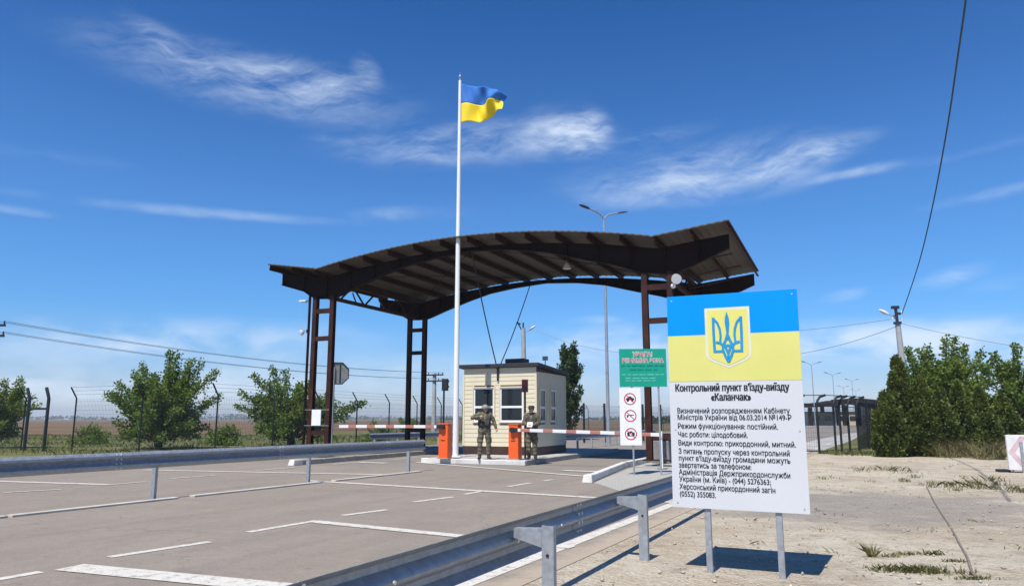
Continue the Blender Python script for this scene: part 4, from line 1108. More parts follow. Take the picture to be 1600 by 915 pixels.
a = MB(); a.box((ww / 2, -0.0, (wz0 + wz1) / 2), (ww, 0.02, wz1 - wz0)); a.build('panel', 'white', wp)
for k, f in enumerate((0.805, 0.51, 0.195)):
    zc = wz0 + (wz1 - wz0) * f; xc = ww * 0.5; r = 0.165
    ring = MB(); n = 36; vs = []; fs = []
    for i in range(n):
        an = 2 * math.pi * i / n
        for rr in (r, r - 0.03):
            vs.append((xc + rr * math.cos(an), -0.0125, zc + rr * math.sin(an))); vs.append((xc + rr * math.cos(an), -0.0105, zc + rr * math.sin(an)))
    for i in range(n):
        o = 4 * i; q2 = 4 * ((i + 1) % n)
        fs += [(o, q2, q2 + 2, o + 2), (o + 1, o + 3, q2 + 3, q2 + 1), (o, o + 1, q2 + 1, q2), (o + 2, q2 + 2, q2 + 3, o + 3)]
    ring.add(vs, fs)
    ring.bar((xc - 0.1, -0.0145, zc + 0.1), (xc + 0.1, -0.0145, zc - 0.1), 0.003, 0.018, upv=(0.7, 0, 0.7))
    ring.build('red_ring', 'red_ring', wp)
    ic = MB(); P = lambda pts: ic.prism(pts, (xc, -0.0125, zc), (1, 0, 0), (0, 0, 1), (0, 0.002, 0))
    if k == 0:                    # off-road vehicle
        P([(-0.11, -0.03), (0.11, -0.03), (0.11, 0.02), (0.06, 0.03), (0.03, 0.07), (-0.05, 0.07), (-0.07, 0.025), (-0.11, 0.02)])
        for x in (-0.06, 0.06): P([(x + 0.032 * math.cos(q3), -0.045 + 0.032 * math.sin(q3)) for q3 in np.linspace(0, 2 * math.pi, 13)[:-1]])
    elif k == 1:                  # hand weapon
        P([(-0.11, 0.0), (0.10, 0.012), (0.10, 0.03), (0.0, 0.03), (-0.11, 0.02)]); P([(-0.10, -0.05), (-0.07, -0.05), (-0.05, 0.0), (-0.09, 0.0)]); P([(0.0, -0.03), (0.02, -0.03), (0.03, 0.01), (0.0, 0.01)])
    else:                         # camera
        P([(-0.10, -0.06), (0.10, -0.06), (0.10, 0.045), (0.045, 0.045), (0.03, 0.072), (-0.03, 0.072), (-0.045, 0.045), (-0.10, 0.045)])
    sy = ic.build('symbol', 'ink', wp)
    if k == 2:
        l = MB(); l.cyl((xc, -0.0128, zc - 0.01), (xc, -0.0136, zc - 0.01), 0.035, n=16); l.build('lens_mark', 'white', sy)

# grey block post and cabinet behind the signs
bx = AT(1033, 722, 26.2)
t = thing('concrete_block', 'grey concrete block standing beside the right column behind the signs', 'block', (bx.x + 0.05, 26.2, 0), -CA)
a = MB(); a.box((0, 0, 0.38), (0.62, 0.6, 0.76), top=0.94); a.build('block', 'blockwork', t, bevel=0.03)
a = MB(); a.box((0, 0, 0.86), (0.9, 0.5, 0.2)); a.build('cover', 'black', t, bevel=0.02)

# ================================================================== people
def capsule_cloud(chains, voxel, smooth_it=4):
    mb = MB()
    for ch in chains:
        for (p, r), (q, r2) in zip(ch[:-1], ch[1:]):
            p, q = Vector(p), Vector(q); mb.tube([p, q], [r, r2], 12)
        for p, r in ch: mb.ball(p, r, 12, 8)
    o = mb.build('tmp', 'skin', fix=False)
    rm = o.modifiers.new('r', 'REMESH'); rm.mode = 'VOXEL'; rm.voxel_size = voxel
    sm = o.modifiers.new('s', 'SMOOTH'); sm.iterations = smooth_it; sm.factor = 0.5
    dg = bpy.context.evaluated_depsgraph_get()
    me = bpy.data.meshes.new_from_object(o.evaluated_get(dg))
    bpy.data.objects.remove(o)
    me.materials.clear()
    me.polygons.foreach_set('use_smooth', [True] * len(me.polygons))
    return me
def mesh_part(name, me, m, parent):
    me.name = name; me.materials.append(M[m])
    o = bpy.data.objects.new(name, me); COL.objects.link(o); o.parent = parent; return o
def hand(wrist, d, curl, side, palm_n):
    """five fingers rooted in the palm; d: direction of the hand, palm_n: palm facing"""
    w = Vector(wrist); d = Vector(d).normalized(); n = Vector(palm_n).normalized(); s = d.cross(n).normalized() * side
    ch = [[(w, 0.030), (w + d * 0.05, 0.036), (w + d * 0.085, 0.034)]]
    ch.append([(w + d * 0.06 + s * 0.024, 0.020), (w + d * 0.06 - s * 0.024, 0.020)])
    for k, L in enumerate((0.070, 0.080, 0.075, 0.058)):
        b = w + d * 0.085 + s * (0.030 - 0.020 * k)
        c1 = (d * math.cos(curl) + n * math.sin(curl)); c2 = (d * math.cos(curl * 2) + n * math.sin(curl * 2))
        m1 = b + c1 * L * 0.5; ch.append([(w + d * 0.06 + s * (0.024 - 0.016 * k), 0.011), (b, 0.0105), (m1, 0.0095), (m1 + c2 * L * 0.5, 0.008)])
    tb = w + d * 0.03 + s * 0.028; ch.append([(tb, 0.014), (tb + (d * 0.6 + s * 0.8) * 0.035, 0.012), (tb + (d * 0.6 + s * 0.8) * 0.035 + (d * 0.85 + n * 0.5) * 0.035, 0.009)])
    return ch
def person(label, loc, rz, joints, head_yaw, kind):
    t = thing('person', label, 'person', loc, rz)
    J = {k: Vector(v) for k, v in joints.items()}
    def legs(e, shoe=False):
        c = []
        for sd in 'LR':
            h, k, a = J['hip' + sd], J['knee' + sd], J['ankle' + sd]
            c.append([(h, 0.088 + e), (h.lerp(k, .5), 0.078 + e), (k, 0.058 + e), (k.lerp(a, .35), 0.056 + e), (a, 0.040 + e)])
        return c
    def torso(e):
        p, ch_, nk = J['pelvis'], J['chest'], J['neck']
        w = Vector((0.085, 0, 0))
        return [[(p - w, 0.10 + e), (p + w, 0.10 + e)], [(p, 0.115 + e), (p.lerp(ch_, .5), 0.115 + e), (ch_, 0.12 + e)],
                [(p.lerp(ch_, .5) - w * .6, 0.10 + e), (ch_ - w, 0.105 + e), (J['shL'].lerp(ch_, .3), 0.075 + e)],
                [(p.lerp(ch_, .5) + w * .6, 0.10 + e), (ch_ + w, 0.105 + e), (J['shR'].lerp(ch_, .3), 0.075 + e)],
                [(J['shL'], 0.062 + e), (nk - Vector((0, 0, 0.05)), 0.062 + e), (J['shR'], 0.062 + e)]]
    def arms(e, cut=1.0):
        c = []
        for sd in 'LR':
            s_, el, wr = J['sh' + sd], J['el' + sd], J['wr' + sd]
            c.append([(s_, 0.060 + e), (s_.lerp(el, .5), 0.050 + e), (el, 0.043 + e), (el.lerp(wr, .4), 0.041 + e), (el.lerp(wr, cut), 0.029 + e)])
        return c
    hd = J['head']; f = Vector((math.sin(head_yaw), -math.cos(head_yaw), 0)); sdv = Vector((f.y, -f.x, 0))
    headc = [[(J['neck'], 0.056), (hd - UP * 0.07, 0.055)], [(hd + UP * 0.03 - f * 0.015, 0.092), (hd + UP * 0.02 + f * 0.025, 0.082)], [(hd - UP * 0.04 + f * 0.025, 0.070), (hd - UP * 0.085 + f * 0.045, 0.045)],
             [(hd + f * 0.10 + UP * 0.012, 0.011), (hd + f * 0.118 - UP * 0.02, 0.015)],
             [(hd + sdv * 0.084 - UP * 0.0, 0.018), (hd + sdv * 0.088 + UP * 0.025, 0.018)], [(hd - sdv * 0.084, 0.018), (hd - sdv * 0.088 + UP * 0.025, 0.018)]]
    body = legs(0) + torso(0) + arms(0) + headc
    for sd, sgn in (('L', 1), ('R', -1)):
        a = J['ankle' + sd]; fo = J.get('toe' + sd, a + Vector((0.02 * sgn, -0.17, -0.05)))
        body.append([(a - UP * 0.03, 0.042), (fo, 0.034)])
        dd = (J['wr' + sd] - J['el' + sd]).normalized()
        body += hand(J['wr' + sd], J['hd' + sd] if 'hd' + sd in J else dd, 0.5, sgn, J.get('pn' + sd, Vector((0, 1, 0))))
    mesh_part('body', capsule_cloud(body, 0.0075, 2), 'skin', t)
    jk = torso(0.028) + arms(0.020, 0.97); p = J['pelvis']
    jk.append([(p - Vector((0.10, 0, 0.05)), 0.125), (p + Vector((0.10, 0, -0.05)), 0.125)])
    # slack folds of cloth
    rr = random.Random(len(label))
    for sd in 'LR':
        for q4 in (0.25, 0.5, 0.8):
            b = J['sh' + sd].lerp(J['el' + sd], q4) + Vector((rr.uniform(-.02, .02), rr.uniform(-.02, .02), 0)); jk.append([(b, 0.070), (b + Vector((0, 0, 0.01)), 0.070)])
        b = J['el' + sd].lerp(J['wr' + sd], 0.45); jk.append([(b, 0.062), (b + UP * 0.01, 0.062)])
    mesh_part('jacket', capsule_cloud(jk, 0.012, 3), 'camo', t)
    tz = legs(0.020)
    tz.append([(p - Vector((0.08, 0, 0.02)), 0.118), (p + Vector((0.08, 0, -0.02)), 0.118)])
    for sd in 'LR':
        h, k, a = J['hip' + sd], J['knee' + sd], J['ankle' + sd]
        for q4, r4 in ((0.5, .104), (0.85, 0.088)):
            b = h.lerp(k, q4); tz.append([(b, r4), (b + Vector((rr.uniform(-.01, .01), -0.01, 0.02)), r4)])
        for q4, r4 in ((0.15, .086), (0.45, .084), (0.75, .080)):
            b = k.lerp(a, q4); tz.append([(b, r4), (b + Vector((rr.uniform(-.01, .01), 0.01, 0.02)), r4)])
        b = h.lerp(k, 0.55) + Vector((0.075 if sd == 'L' else -0.075, 0, 0)); tz.append([(b, 0.055), (b - UP * 0.12, 0.055)])
    mesh_part('trousers', capsule_cloud(tz, 0.012, 3), 'camo', t)
    for sd, sgn in (('L', 1), ('R', -1)):
        a = J['ankle' + sd]; fo = J.get('toe' + sd, a + Vector((0.02 * sgn, -0.17, -0.05)))
        bt = [[(a + UP * 0.10, 0.060), (a - UP * 0.01, 0.058), (a - UP * 0.035, 0.052), (fo, 0.046)], [(a - UP * 0.04 - (fo - a) * 0.25, 0.045), (a - UP * 0.035, 0.05)]]
        mesh_part('boot', capsule_cloud(bt, 0.01, 2), 'boot', t)
    # vest with pouches
    c = J['chest']; vs = [[(p.lerp(c, .42) - Vector((.075, 0, 0)), 0.152), (c - Vector((.07, 0, .02)), 0.152)], [(p.lerp(c, .42) + Vector((.075, 0, 0)), 0.152), (c + Vector((.07, 0, -.02)), 0.152)]]
    for x in (-0.11, -0.035, 0.04, 0.115):
        b = p.lerp(c, .40) + Vector((x, -0.145, 0)); vs.append([(b, 0.045), (b + UP * 0.11, 0.042)])
    vs.append([(c + Vector((-0.1, 0.0, 0.12)), 0.05), (J['shR'].lerp(J['neck'], .4) + UP * 0.045, 0.035), (c + Vector((-0.1, 0.1, 0.1)), 0.045)])
    vs.append([(c + Vector((0.1, 0.0, 0.12)), 0.05), (J['shL'].lerp(J['neck'], .4) + UP * 0.045, 0.035), (c + Vector((0.1, 0.1, 0.1)), 0.045)])
    mesh_part('vest', capsule_cloud(vs, 0.011, 2), 'vest', t)
    for sg in (-1, 1):                                   # eyes
        e_ = MB(); e_.ball(hd + f * 0.098 + sdv * 0.032 * sg + UP * 0.008, (0.011, 0.011, 0.008), 8, 6); e_.build('eye', 'ink', t, smooth=True)
    mo = MB(); mo.ball(hd + f * 0.092 - UP * 0.055, (0.024, 0.012, 0.006), 8, 6); mo.build('mouth', 'red_ring', t, smooth=True)
    if kind == 'helmet':
        h_ = MB(); vs = []; fs = []; n, mm = 20, 8
        for i in range(mm + 1):
            th_ = (math.pi * 0.56) * i / mm
            for k in range(n):
                ph = 2 * math.pi * k / n; rr_ = (0.125 if i < mm else 0.135)
                vs.append((hd.x + rr_ * math.sin(th_) * math.cos(ph), hd.y + rr_ * 1.1 * math.sin(th_) * math.sin(ph), hd.z + 0.035 + 0.120 * math.cos(th_)))
        for i in range(mm):
            for k in range(n): k2 = (k + 1) % n; fs.append((i * n + k, (i + 1) * n + k, (i + 1) * n + k2, i * n + k2))
        h_.add(vs, fs); ho = h_.build('helmet', 'helmet', t, smooth=True); so = ho.modifiers.new('thickness', 'SOLIDIFY'); so.thickness = 0.012
        st = MB(); st.tube([hd + sdv * 0.105 + UP * 0.0, hd + sdv * 0.075 - UP * 0.10 + f * 0.03, hd - UP * 0.135 + f * 0.055, hd - sdv * 0.075 - UP * 0.10 + f * 0.03, hd - sdv * 0.105], 0.008, 6); st.build('chin_strap', 'vest', t)
    else:
        h_ = MB(); vs = []
        h_.tube([hd + UP * 0.025, hd + UP * 0.075, hd + UP * 0.118, hd + UP * 0.130], [0.103, 0.107, 0.097, 0.05], 20)
        ca_ = h_.build('cap', 'cap_dark', t, smooth=True)
        b = MB(); P = []
        for i in range(11):
            an = -1.1 + 2.2 * i / 10; P.append(hd + UP * (0.032 - 0.02 * math.cos(an)) + (f * math.cos(an) + sdv * math.sin(an)) * (0.104 + 0.075 * max(0, math.cos(an * 1.3))))
        Q = [hd + UP * 0.034 + (f * math.cos(-1.1 + 2.2 * i / 10) + sdv * math.sin(-1.1 + 2.2 * i / 10)) * 0.095 for i in range(11)]
        b.add(P + Q + [q + UP * 0.008 for q in P + Q], [(i, i + 1, i + 12, i + 11) for i in range(10)] + [(22 + i, 33 + i, 34 + i, 23 + i) for i in range(10)] + [(i, 22 + i, 23 + i, i + 1) for i in range(10)])
        b.build('brim', 'cap_dark', ca_)
        hr = MB(); hr.tube([hd + UP * 0.04 - f * 0.012, hd - f * 0.02 - UP * 0.03], [0.098, 0.088], 16); hr.build('hair', 'boot', t, smooth=True)
    return t
S1 = AT(756.5, 716, 25.35)
person('soldier in camouflage and helmet standing before the left booth window, one elbow raised', (S1.x, 25.35, ZB), R(8), dict(
    pelvis=(0, 0, 0.98), chest=(0.0, -0.01, 1.34), neck=(0.01, 0, 1.53), head=(0.02, -0.02, 1.66),
    shL=(0.19, 0, 1.46), shR=(-0.19, 0, 1.47), elL=(0.33, 0.02, 1.24), wrL=(0.39, -0.06, 1.02), elR=(-0.42, -0.10, 1.36), wrR=(-0.19, -0.24, 1.40),
    pnL=(-1, 0, 0), pnR=(0, 1, -0.3), hipL=(0.10, 0, 0.93), hipR=(-0.10, 0, 0.93), kneeL=(0.14, -0.04, 0.50), kneeR=(-0.14, -0.03, 0.50), ankleL=(0.15, 0.0, 0.09), ankleR=(-0.15, 0.0, 0.09),
    toeL=(0.19, -0.16, 0.042), toeR=(-0.20, -0.16, 0.042)), 0.25, 'helmet')
S2 = AT(831, 718, 25.25)
s2loc = Vector((S2.x, 25.25, ZB))
person('soldier in dark cap standing behind the right barrier arm holding white papers', s2loc, R(-12), dict(
    pelvis=(0, 0, 0.98), chest=(0.0, -0.01, 1.34), neck=(0.0, -0.01, 1.52), head=(0.0, -0.045, 1.645),
    shL=(0.18, 0, 1.45), shR=(-0.18, 0, 1.45), elL=(0.26, -0.04, 1.18), wrL=(0.10, -0.27, 1.13), elR=(-0.26, -0.04, 1.18), wrR=(-0.10, -0.27, 1.13),
    pnL=(-0.7, 0, 0.5), pnR=(0.7, 0, 0.5), hipL=(0.09, 0, 0.93), hipR=(-0.09, 0, 0.93), kneeL=(0.10, -0.03, 0.50), kneeR=(-0.10, -0.05, 0.50), ankleL=(0.12, 0.02, 0.09), ankleR=(-0.09, -0.02, 0.09),
    toeL=(0.17, -0.14, 0.042), toeR=(-0.11, -0.19, 0.042)), -0.2, 'cap')
pp = MB(); Mx = Matrix.Rotation(R(-12), 4, 'Z') @ Matrix.Translation((0.0, -0.34, 1.14)) @ Matrix.Rotation(R(50), 4, 'X')
for k in range(3):
    vs = [Mx @ Vector((x, y, 0.004 * k + 0.01 * x * x)) for x, y in ((-0.09, -0.10), (0.09, -0.10), (0.09, 0.10), (-0.09, 0.10))]
    vs += [v_ + (Mx.to_3x3() @ Vector((0, 0, 0.003))) for v_ in vs]
    pp.add([v_ + s2loc for v_ in vs], [(3, 2, 1, 0), (4, 5, 6, 7), (0, 1, 5, 4), (1, 2, 6, 5), (2, 3, 7, 6), (3, 0, 4, 7)])
tag(pp.build('papers', 'paper'), 'white sheets of paper held by the soldier in the dark cap', 'papers')

# ================================================================== vegetation
def leaf_cloud(centres, dirs, size, jitter, upbias=0.3):
    """one bent diamond per centre, returned as vertex and face arrays"""
    n = len(centres)
    d = dirs + RNG.normal(0, jitter, (n, 3)); d /= np.linalg.norm(d, axis=1)[:, None]
    r = RNG.normal(0, 1, (n, 3)); r[:, 2] *= (1 - upbias); s = np.cross(d, r); s /= (np.linalg.norm(s, axis=1)[:, None] + 1e-9)
    L = size * RNG.uniform(0.6, 1.3, n)[:, None]; W = L * 0.36
    up = np.cross(s, d)
    v = np.stack([centres, centres + d * L * .5 + s * W + up * L * .08, centres + d * L, centres + d * L * .5 - s * W + up * L * .08], 1).reshape(-1, 3)
    f = np.arange(4 * n).reshape(n, 4)
    return v, f
def np_mesh(name, v, f, m, parent=None):
    me = bpy.data.meshes.new(name); k = f.shape[1]
    me.vertices.add(len(v)); me.vertices.foreach_set('co', v.astype(np.float32).ravel())
    me.loops.add(f.size); me.loops.foreach_set('vertex_index', f.astype(np.int32).ravel())
    me.polygons.add(len(f)); me.polygons.foreach_set('loop_start', np.arange(0, f.size, k, dtype=np.int32)); me.polygons.foreach_set('loop_total', np.full(len(f), k, dtype=np.int32))
    me.update(calc_edges=True); me.validate()
    me.materials.append(M[m] if isinstance(m, str) else m)
    o = bpy.data.objects.new(name, me); COL.objects.link(o)
    if parent is not None: o.parent = parent
    return o
def tree(name, label, loc, trunks, shoots, leaf, leaf_m, cat='tree', group=None, per=90, spread=0.2, start=0.3, jitter=0.8, parts=('trunk', 'crown')):
    """trunks: list of point lists with radii; shoots: list of (origin, tip, bend) in local metres"""
    t = thing(name, label, cat, loc, 0, group)
    tb = MB()
    for pts, rad in trunks: tb.tube(pts, rad, 7)
    C = []; D = []
    for (a, b, bend) in shoots:
        a, b = np.array(a, float), np.array(b, float); L = np.linalg.norm(b - a); mid = (a + b) / 2 + np.array([0, 0, bend * L])
        P = lambda s: ((1 - s) ** 2)[:, None] * a + (2 * s * (1 - s))[:, None] * mid + (s ** 2)[:, None] * b
        ss = np.linspace(0, 1, 6); pp_ = P(ss); tb.tube([tuple(q) for q in pp_], list(np.linspace(0.018 + 0.012 * L, 0.005, 6)), 5, cap=False)
        n = int(per * max(0.4, L)); s = RNG.uniform(start, 1.03, n) ; c = P(s)
        w = spread * (1.15 - 0.6 * s)[:, None]
        off = RNG.normal(0, 1, (n, 3)) * w * 0.6
        C.append(c + off); tg = (P(np.minimum(s + .05, 1.1)) - c); tg /= (np.linalg.norm(tg, axis=1)[:, None] + 1e-9)
        o_ = off / (np.linalg.norm(off, axis=1)[:, None] + 1e-9); D.append(tg * 0.5 + o_ * 0.8)
    tb.build(parts[0], 'bark', t, smooth=True, fix=False)
    v, f = leaf_cloud(np.concatenate(C), np.concatenate(D), leaf, jitter)
    np_mesh(parts[1], v, f, leaf_m, t)
    return t
def dome_shoots(rng, n, cz, rx, rz_, origin_z, up=0.25, lo=-0.15, squash=1.0):
    S = []
    for i in range(n):
        az = rng.uniform(0, 2 * math.pi); h = rng.uniform(lo, 1.0); rad = math.sqrt(max(0.02, 1 - max(h, 0) ** 2)) * rng.uniform(0.55, 1.0)
        k = rng.uniform(0.65, 1.05)
        tip = (rx * rad * math.cos(az) * k, rx * rad * math.sin(az) * k * squash, cz + rz_ * h * k)
        o = (tip[0] * rng.uniform(0.05, 0.35), tip[1] * rng.uniform(0.05, 0.35), origin_z + (tip[2] - origin_z) * rng.uniform(0.0, 0.35))
        S.append((o, tip, rng.uniform(-0.05, up)))
    return S
rt = random.Random(11)
def bush(label, px, Y, H, Wd, n, seed, leaf_m='leaf', lean=0.0, extra=(), per=120, leaf=0.13, name='broadleaf_tree', cz=0.55, group=None, spread=0.26, start=0.42, lo=-0.98):
    r = random.Random(seed); x = (px - 800) / FPX * (Y * math.cos(PITCH))
    sh = dome_shoots(r, n, H * cz, Wd / 2, H * (1 - cz) * 0.92, 0.35 if lo < -0.5 else H * 0.3, 0.2, lo)
    sh += [(tuple(np.array(e) * 0.35 + np.array((0, 0, 0.5))), e, 0.08) for e in extra]
    tr_ = []
    for k in range(5):
        an = r.uniform(0, 6.28); tr_.append(([(0.12 * math.cos(an), 0.1 * math.sin(an), -0.05), (0.2 * math.cos(an), 0.2 * math.sin(an), H * 0.2), (0.8 * math.cos(an) * Wd / 6, 0.5 * math.sin(an), H * 0.45), (1.5 * math.cos(an) * Wd / 6, 0.8 * math.sin(an), H * 0.62)], [0.13, 0.10, 0.07, 0.03]))
    return tree(name, label, (x, Y, 0), tr_, sh, leaf, leaf_m, per=per, spread=spread, start=start, group=group)
GT = 'broadleaf trees behind the left fence'
bush('broad green tree behind the fence left of the canopy, its long shoots standing up', 252, 38.5, 4.2, 5.4, 112, 3, extra=[(-2.9, 0, 2.7), (-2.5, .3, 3.3), (0.2, 0, 4.85), (0.55, 0, 4.8), (1.3, 0, 4.45), (1.75, .2, 4.3), (2.7, 0, 3.9), (2.9, 0, 2.6), (-1.2, 0, 4.2)], group=GT)
bush('green tree behind the left canopy column and octagonal sign', 458, 41.5, 3.7, 5.4, 96, 8, extra=[(-3.0, 0, 2.9), (-2.3, 0, 3.9), (-1.3, 0, 4.3), (-0.6, 0, 4.1), (2.9, 0, 1.6), (3.4, 0, 2.1), (3.9, 0, 2.35), (-3.2, 0, 2.2)], group=GT)
bush('pale green tree cut by the left edge of the picture', -10, 39.5, 3.7, 3.6, 55, 21, leaf_m='leaf_pale', extra=[(1.9, 0, 2.6), (1.2, 0, 3.5), (2.2, 0, 2.2)], group=GT)
for i, (px, Y, H, W2, lb_) in enumerate([(140, 46, 1.3, 3.0, 'low shrub on the verge left of the broad tree'), (355, 44, 1.2, 2.6, 'low shrub between the two trees behind the left fence'), (590, 46, 1.5, 2.4, 'low shrub behind the fence right of the octagonal sign'), (640, 58, 1.7, 2.6, 'low shrub behind the rear canopy column on the left')]):
    bush(lb_, px, Y, H, W2, 24, 40 + i, per=110, name='shrub', leaf_m='leaf', cz=0.35, group='low shrubs on the left verge')['category'] = 'shrub'

# poplar behind the booth
r = random.Random(5)
sh = []
for i in range(74):
    h = r.uniform(0.05, 1) ; an = r.uniform(0, 6.28); wd = 1.2 * (1 - abs(h - 0.35) ** 1.4 * 1.05)
    z0 = 0.4 + h * 5.0; sh.append(((0.1 * math.cos(an), 0.1 * math.sin(an), z0), (wd * r.uniform(.5, 1) * math.cos(an), wd * r.uniform(.5, 1) * math.sin(an), z0 + r.uniform(0.8, 1.9)), -0.10))
px = (888 - 800) / FPX * 54
tree('poplar_tree', 'tall dark poplar tree rising behind the right side of the booth', (px, 54, 0), [([(0, 0, -0.1), (0.03, 0, 2), (0, 0.05, 4), (0, 0, 6)], [0.18, 0.14, 0.09, 0.03])], sh, 0.16, 'poplar', per=120, spread=0.20)

# junipers and broadleaf trees at the right
def juniper(label, px, Y, H, Wd, seed, n=100, group='dark junipers at the lot edge'):
    r = random.Random(seed); x = (px - 800) / FPX * (Y * math.cos(PITCH)); sh = []
    for i in range(n):
        h = r.random() ** 0.9; an = r.uniform(0, 6.28); prof = (0.22 + 0.78 * math.sin(min(1, (h + 0.12) * 2.3) * math.pi / 2)) * (1 - h ** 1.25) ** 0.85 + 0.03
        rad = Wd / 2 * prof * r.uniform(0.72, 1.08); z = H * h * 0.93
        o = (rad * .45 * math.cos(an), rad * .45 * math.sin(an), max(0.05, z - 0.35)); tip = (rad * 1.05 * math.cos(an), rad * 1.05 * math.sin(an), z + r.uniform(0.25, 0.8))
        sh.append((o, tip, -0.12))
    return tree('juniper_shrub', label, (x, Y, 0), [([(0, 0, -0.05), (0.05, 0, H * .4), (0, 0, H * .85)], [0.12, 0.08, 0.02])], sh, 0.11, 'juniper', 'juniper', group, per=420, spread=0.10, start=0.05, jitter=0.45)
juniper('tallest pointed juniper at the left end of the row, below the concrete pole', 1409, 31.2, 3.7, 1.9, 1, 110)
juniper('low juniper beside the mesh walkway cage, lowest at the left end', 1388, 30.4, 2.1, 1.5, 2, 75)
juniper('pointed juniper standing right beside the tallest one', 1441, 30.9, 2.75, 1.45, 3, 85)
juniper('juniper between the pointed one and the pale dry clump', 1471, 30.7, 2.2, 1.5, 4, 75)
juniper('narrow juniper right behind the pale dry clump', 1502, 31.0, 2.45, 1.4, 6, 80)
juniper('juniper left of the last one in the row', 1535, 31.3, 2.15, 1.5, 7, 75)
juniper('last juniper of the row, half hidden by the chevron board', 1569, 31.5, 1.95, 1.6, 5, 75)
GR = 'broadleaf trees behind the junipers'
bush('tall loose tree behind the middle junipers with bare shoots at its top', 1492, 36.5, 4.6, 4.4, 46, 31, leaf_m='leaf_pale', per=100, cz=0.60, group=GR, leaf=0.15, spread=0.22, start=0.5, lo=-0.15, extra=[(-1.9, 0, 4.5), (-1.0, 0, 4.9), (-0.1, 0, 5.35), (0.35, 0, 5.3), (1.6, 0, 4.7), (2.0, 0, 4.2), (-1.4, 0, 4.8), (0.9, .2, 5.0)])
bush('green tree behind the chevron board at the right edge', 1594, 35.5, 4.3, 3.6, 42, 32, per=105, cz=0.58, group=GR, leaf=0.15, spread=0.22, start=0.5, lo=-0.15, extra=[(-1.5, 0, 4.0), (-0.9, 0, 4.5), (0.2, 0, 4.9), (1.0, 0, 4.7)])
bush('slender tree between the pointed juniper and the loose tree', 1444, 38, 4.2, 2.4, 30, 33, per=90, cz=0.62, group=GR, leaf=0.15, spread=0.22, start=0.5, lo=-0.15, extra=[(-0.9, 0, 4.5), (-0.5, 0, 5.0), (0.4, 0, 4.7)])
bush('dark dense tree low behind the junipers', 1548, 37.5, 2.5, 3.6, 50, 34, leaf_m='juniper', per=110, cz=0.5, group=GR, start=0.4)
bush('tree beyond the right edge behind the chevron board', 1665, 34, 4.0, 3.2, 40, 35, per=95, cz=0.6, group=GR, start=0.5, lo=-0.15)

# grass: verge stuff, tufts on the gravel
def blades(n, xy, h, w, lean=0.35):
    x, y = xy[:, 0], xy[:, 1]; an = RNG.uniform(0, 6.28, n); H = h * RNG.uniform(0.4, 1.2, n)
    base = np.stack([x, y, np.zeros(n) - 0.01], 1); s = np.stack([np.cos(an), np.sin(an), np.zeros(n)], 1) * w
    l = RNG.normal(0, lean, (n, 2)) * H[:, None]; tip = base + np.stack([l[:, 0], l[:, 1], H], 1); mid = base + np.stack([l[:, 0] * .35, l[:, 1] * .35, H * .6], 1)
    v = np.stack([base - s, base + s, mid + s * .7, tip, mid - s * .7], 1).reshape(-1, 3)
    return v, np.arange(5 * n).reshape(n, 5)
n = 34000
xx = RNG.uniform(-45, 2, n); yy = RNG.uniform(31, 70, n)
xy = np.stack([xx, yy], 1); d_ = (xy - np.array(LEFT[:2])) @ np.array(rv[:2]); xy = xy[d_ < -0.3]
cl_ = np.sin(xy[:, 0] * 1.3) + np.sin(xy[:, 1] * 0.9 + xy[:, 0] * .5) + RNG.normal(0, .8, len(xy)); xy = xy[cl_ > -0.2]
v, f = blades(len(xy), xy, 0.24, 0.011, 0.7); tag(np_mesh('verge_grass', v, f, 'grass'), kind='stuff')
n = 5000
xy = np.stack([RNG.uniform(13.5, 34, n), RNG.uniform(28.6, 33.5, n)], 1); xy = xy[(xy[:, 1] > 31.2 - (xy[:, 0] - 14) * 0.11 + RNG.normal(0, .25, len(xy)))]
v, f = blades(len(xy), xy, 0.22, 0.014, 0.6); tag(np_mesh('lot_edge_grass', v, f, 'grass'), kind='stuff')
def tuft(label, px, py, rx, ry, n, h, m, name='grass_tuft', rz=0.0, group='weed tufts on the gravel'):
    p = G(px, py)
    if rx > 0.5:                     # a broad patch: separate clumps with bare ground between them
        cc = RNG.normal(0, 0.6, (13, 2)) * np.array([rx, ry * 1.5]); xy = cc[(13 * RNG.random(n) ** 1.8).astype(int)] + RNG.normal(0, 0.085, (n, 2))
    else: xy = RNG.normal(0, 0.5, (n, 2)) * np.array([rx, ry])
    c, s = math.cos(rz), math.sin(rz)
    xy = xy @ np.array([[c, s], [-s, c]])
    v, f = blades(n, xy, h, 0.007, 0.8); o = np_mesh(name, v, f, m); o.location = (p.x, p.y, 0)
    return tag(o, label, 'weed tuft', group)
tuft('largest green weed tuft on the gravel at lower right', 1432, 892, 0.42, 0.12, 420, 0.075, 'weed', rz=-0.25)
tuft('small green weed tuft above the largest one', 1459, 865, 0.10, 0.06, 90, 0.06, 'weed')
tuft('flat sparse weed tuft left of the small green one', 1420, 865, 0.16, 0.06, 70, 0.045, 'weed')
tuft('flat grey green tuft where the ground cable ends', 1527, 903, 0.22, 0.05, 100, 0.04, 'weed')
tuft('flat tuft beside the ground cable above its end', 1492, 876, 0.13, 0.04, 60, 0.04, 'weed')
tuft('dry upright weed standing on the gravel right of the board', 1363, 868, 0.05, 0.05, 50, 0.15, 'dry_grass')
tuft('low dry tuft beside the dry upright weed', 1393, 868, 0.13, 0.05, 70, 0.05, 'dry_grass')
tuft('broad ragged weed patch in front of the junipers', 1520, 757, 2.0, 0.8, 420, 0.15, 'weed')
tuft('ragged weed patch at the right edge below the chevron board', 1585, 764, 1.6, 0.4, 300, 0.12, 'weed')
tuft('dark green weed tuft far on the gravel left of the ragged patch', 1384, 735, 0.8, 0.6, 150, 0.16, 'weed')
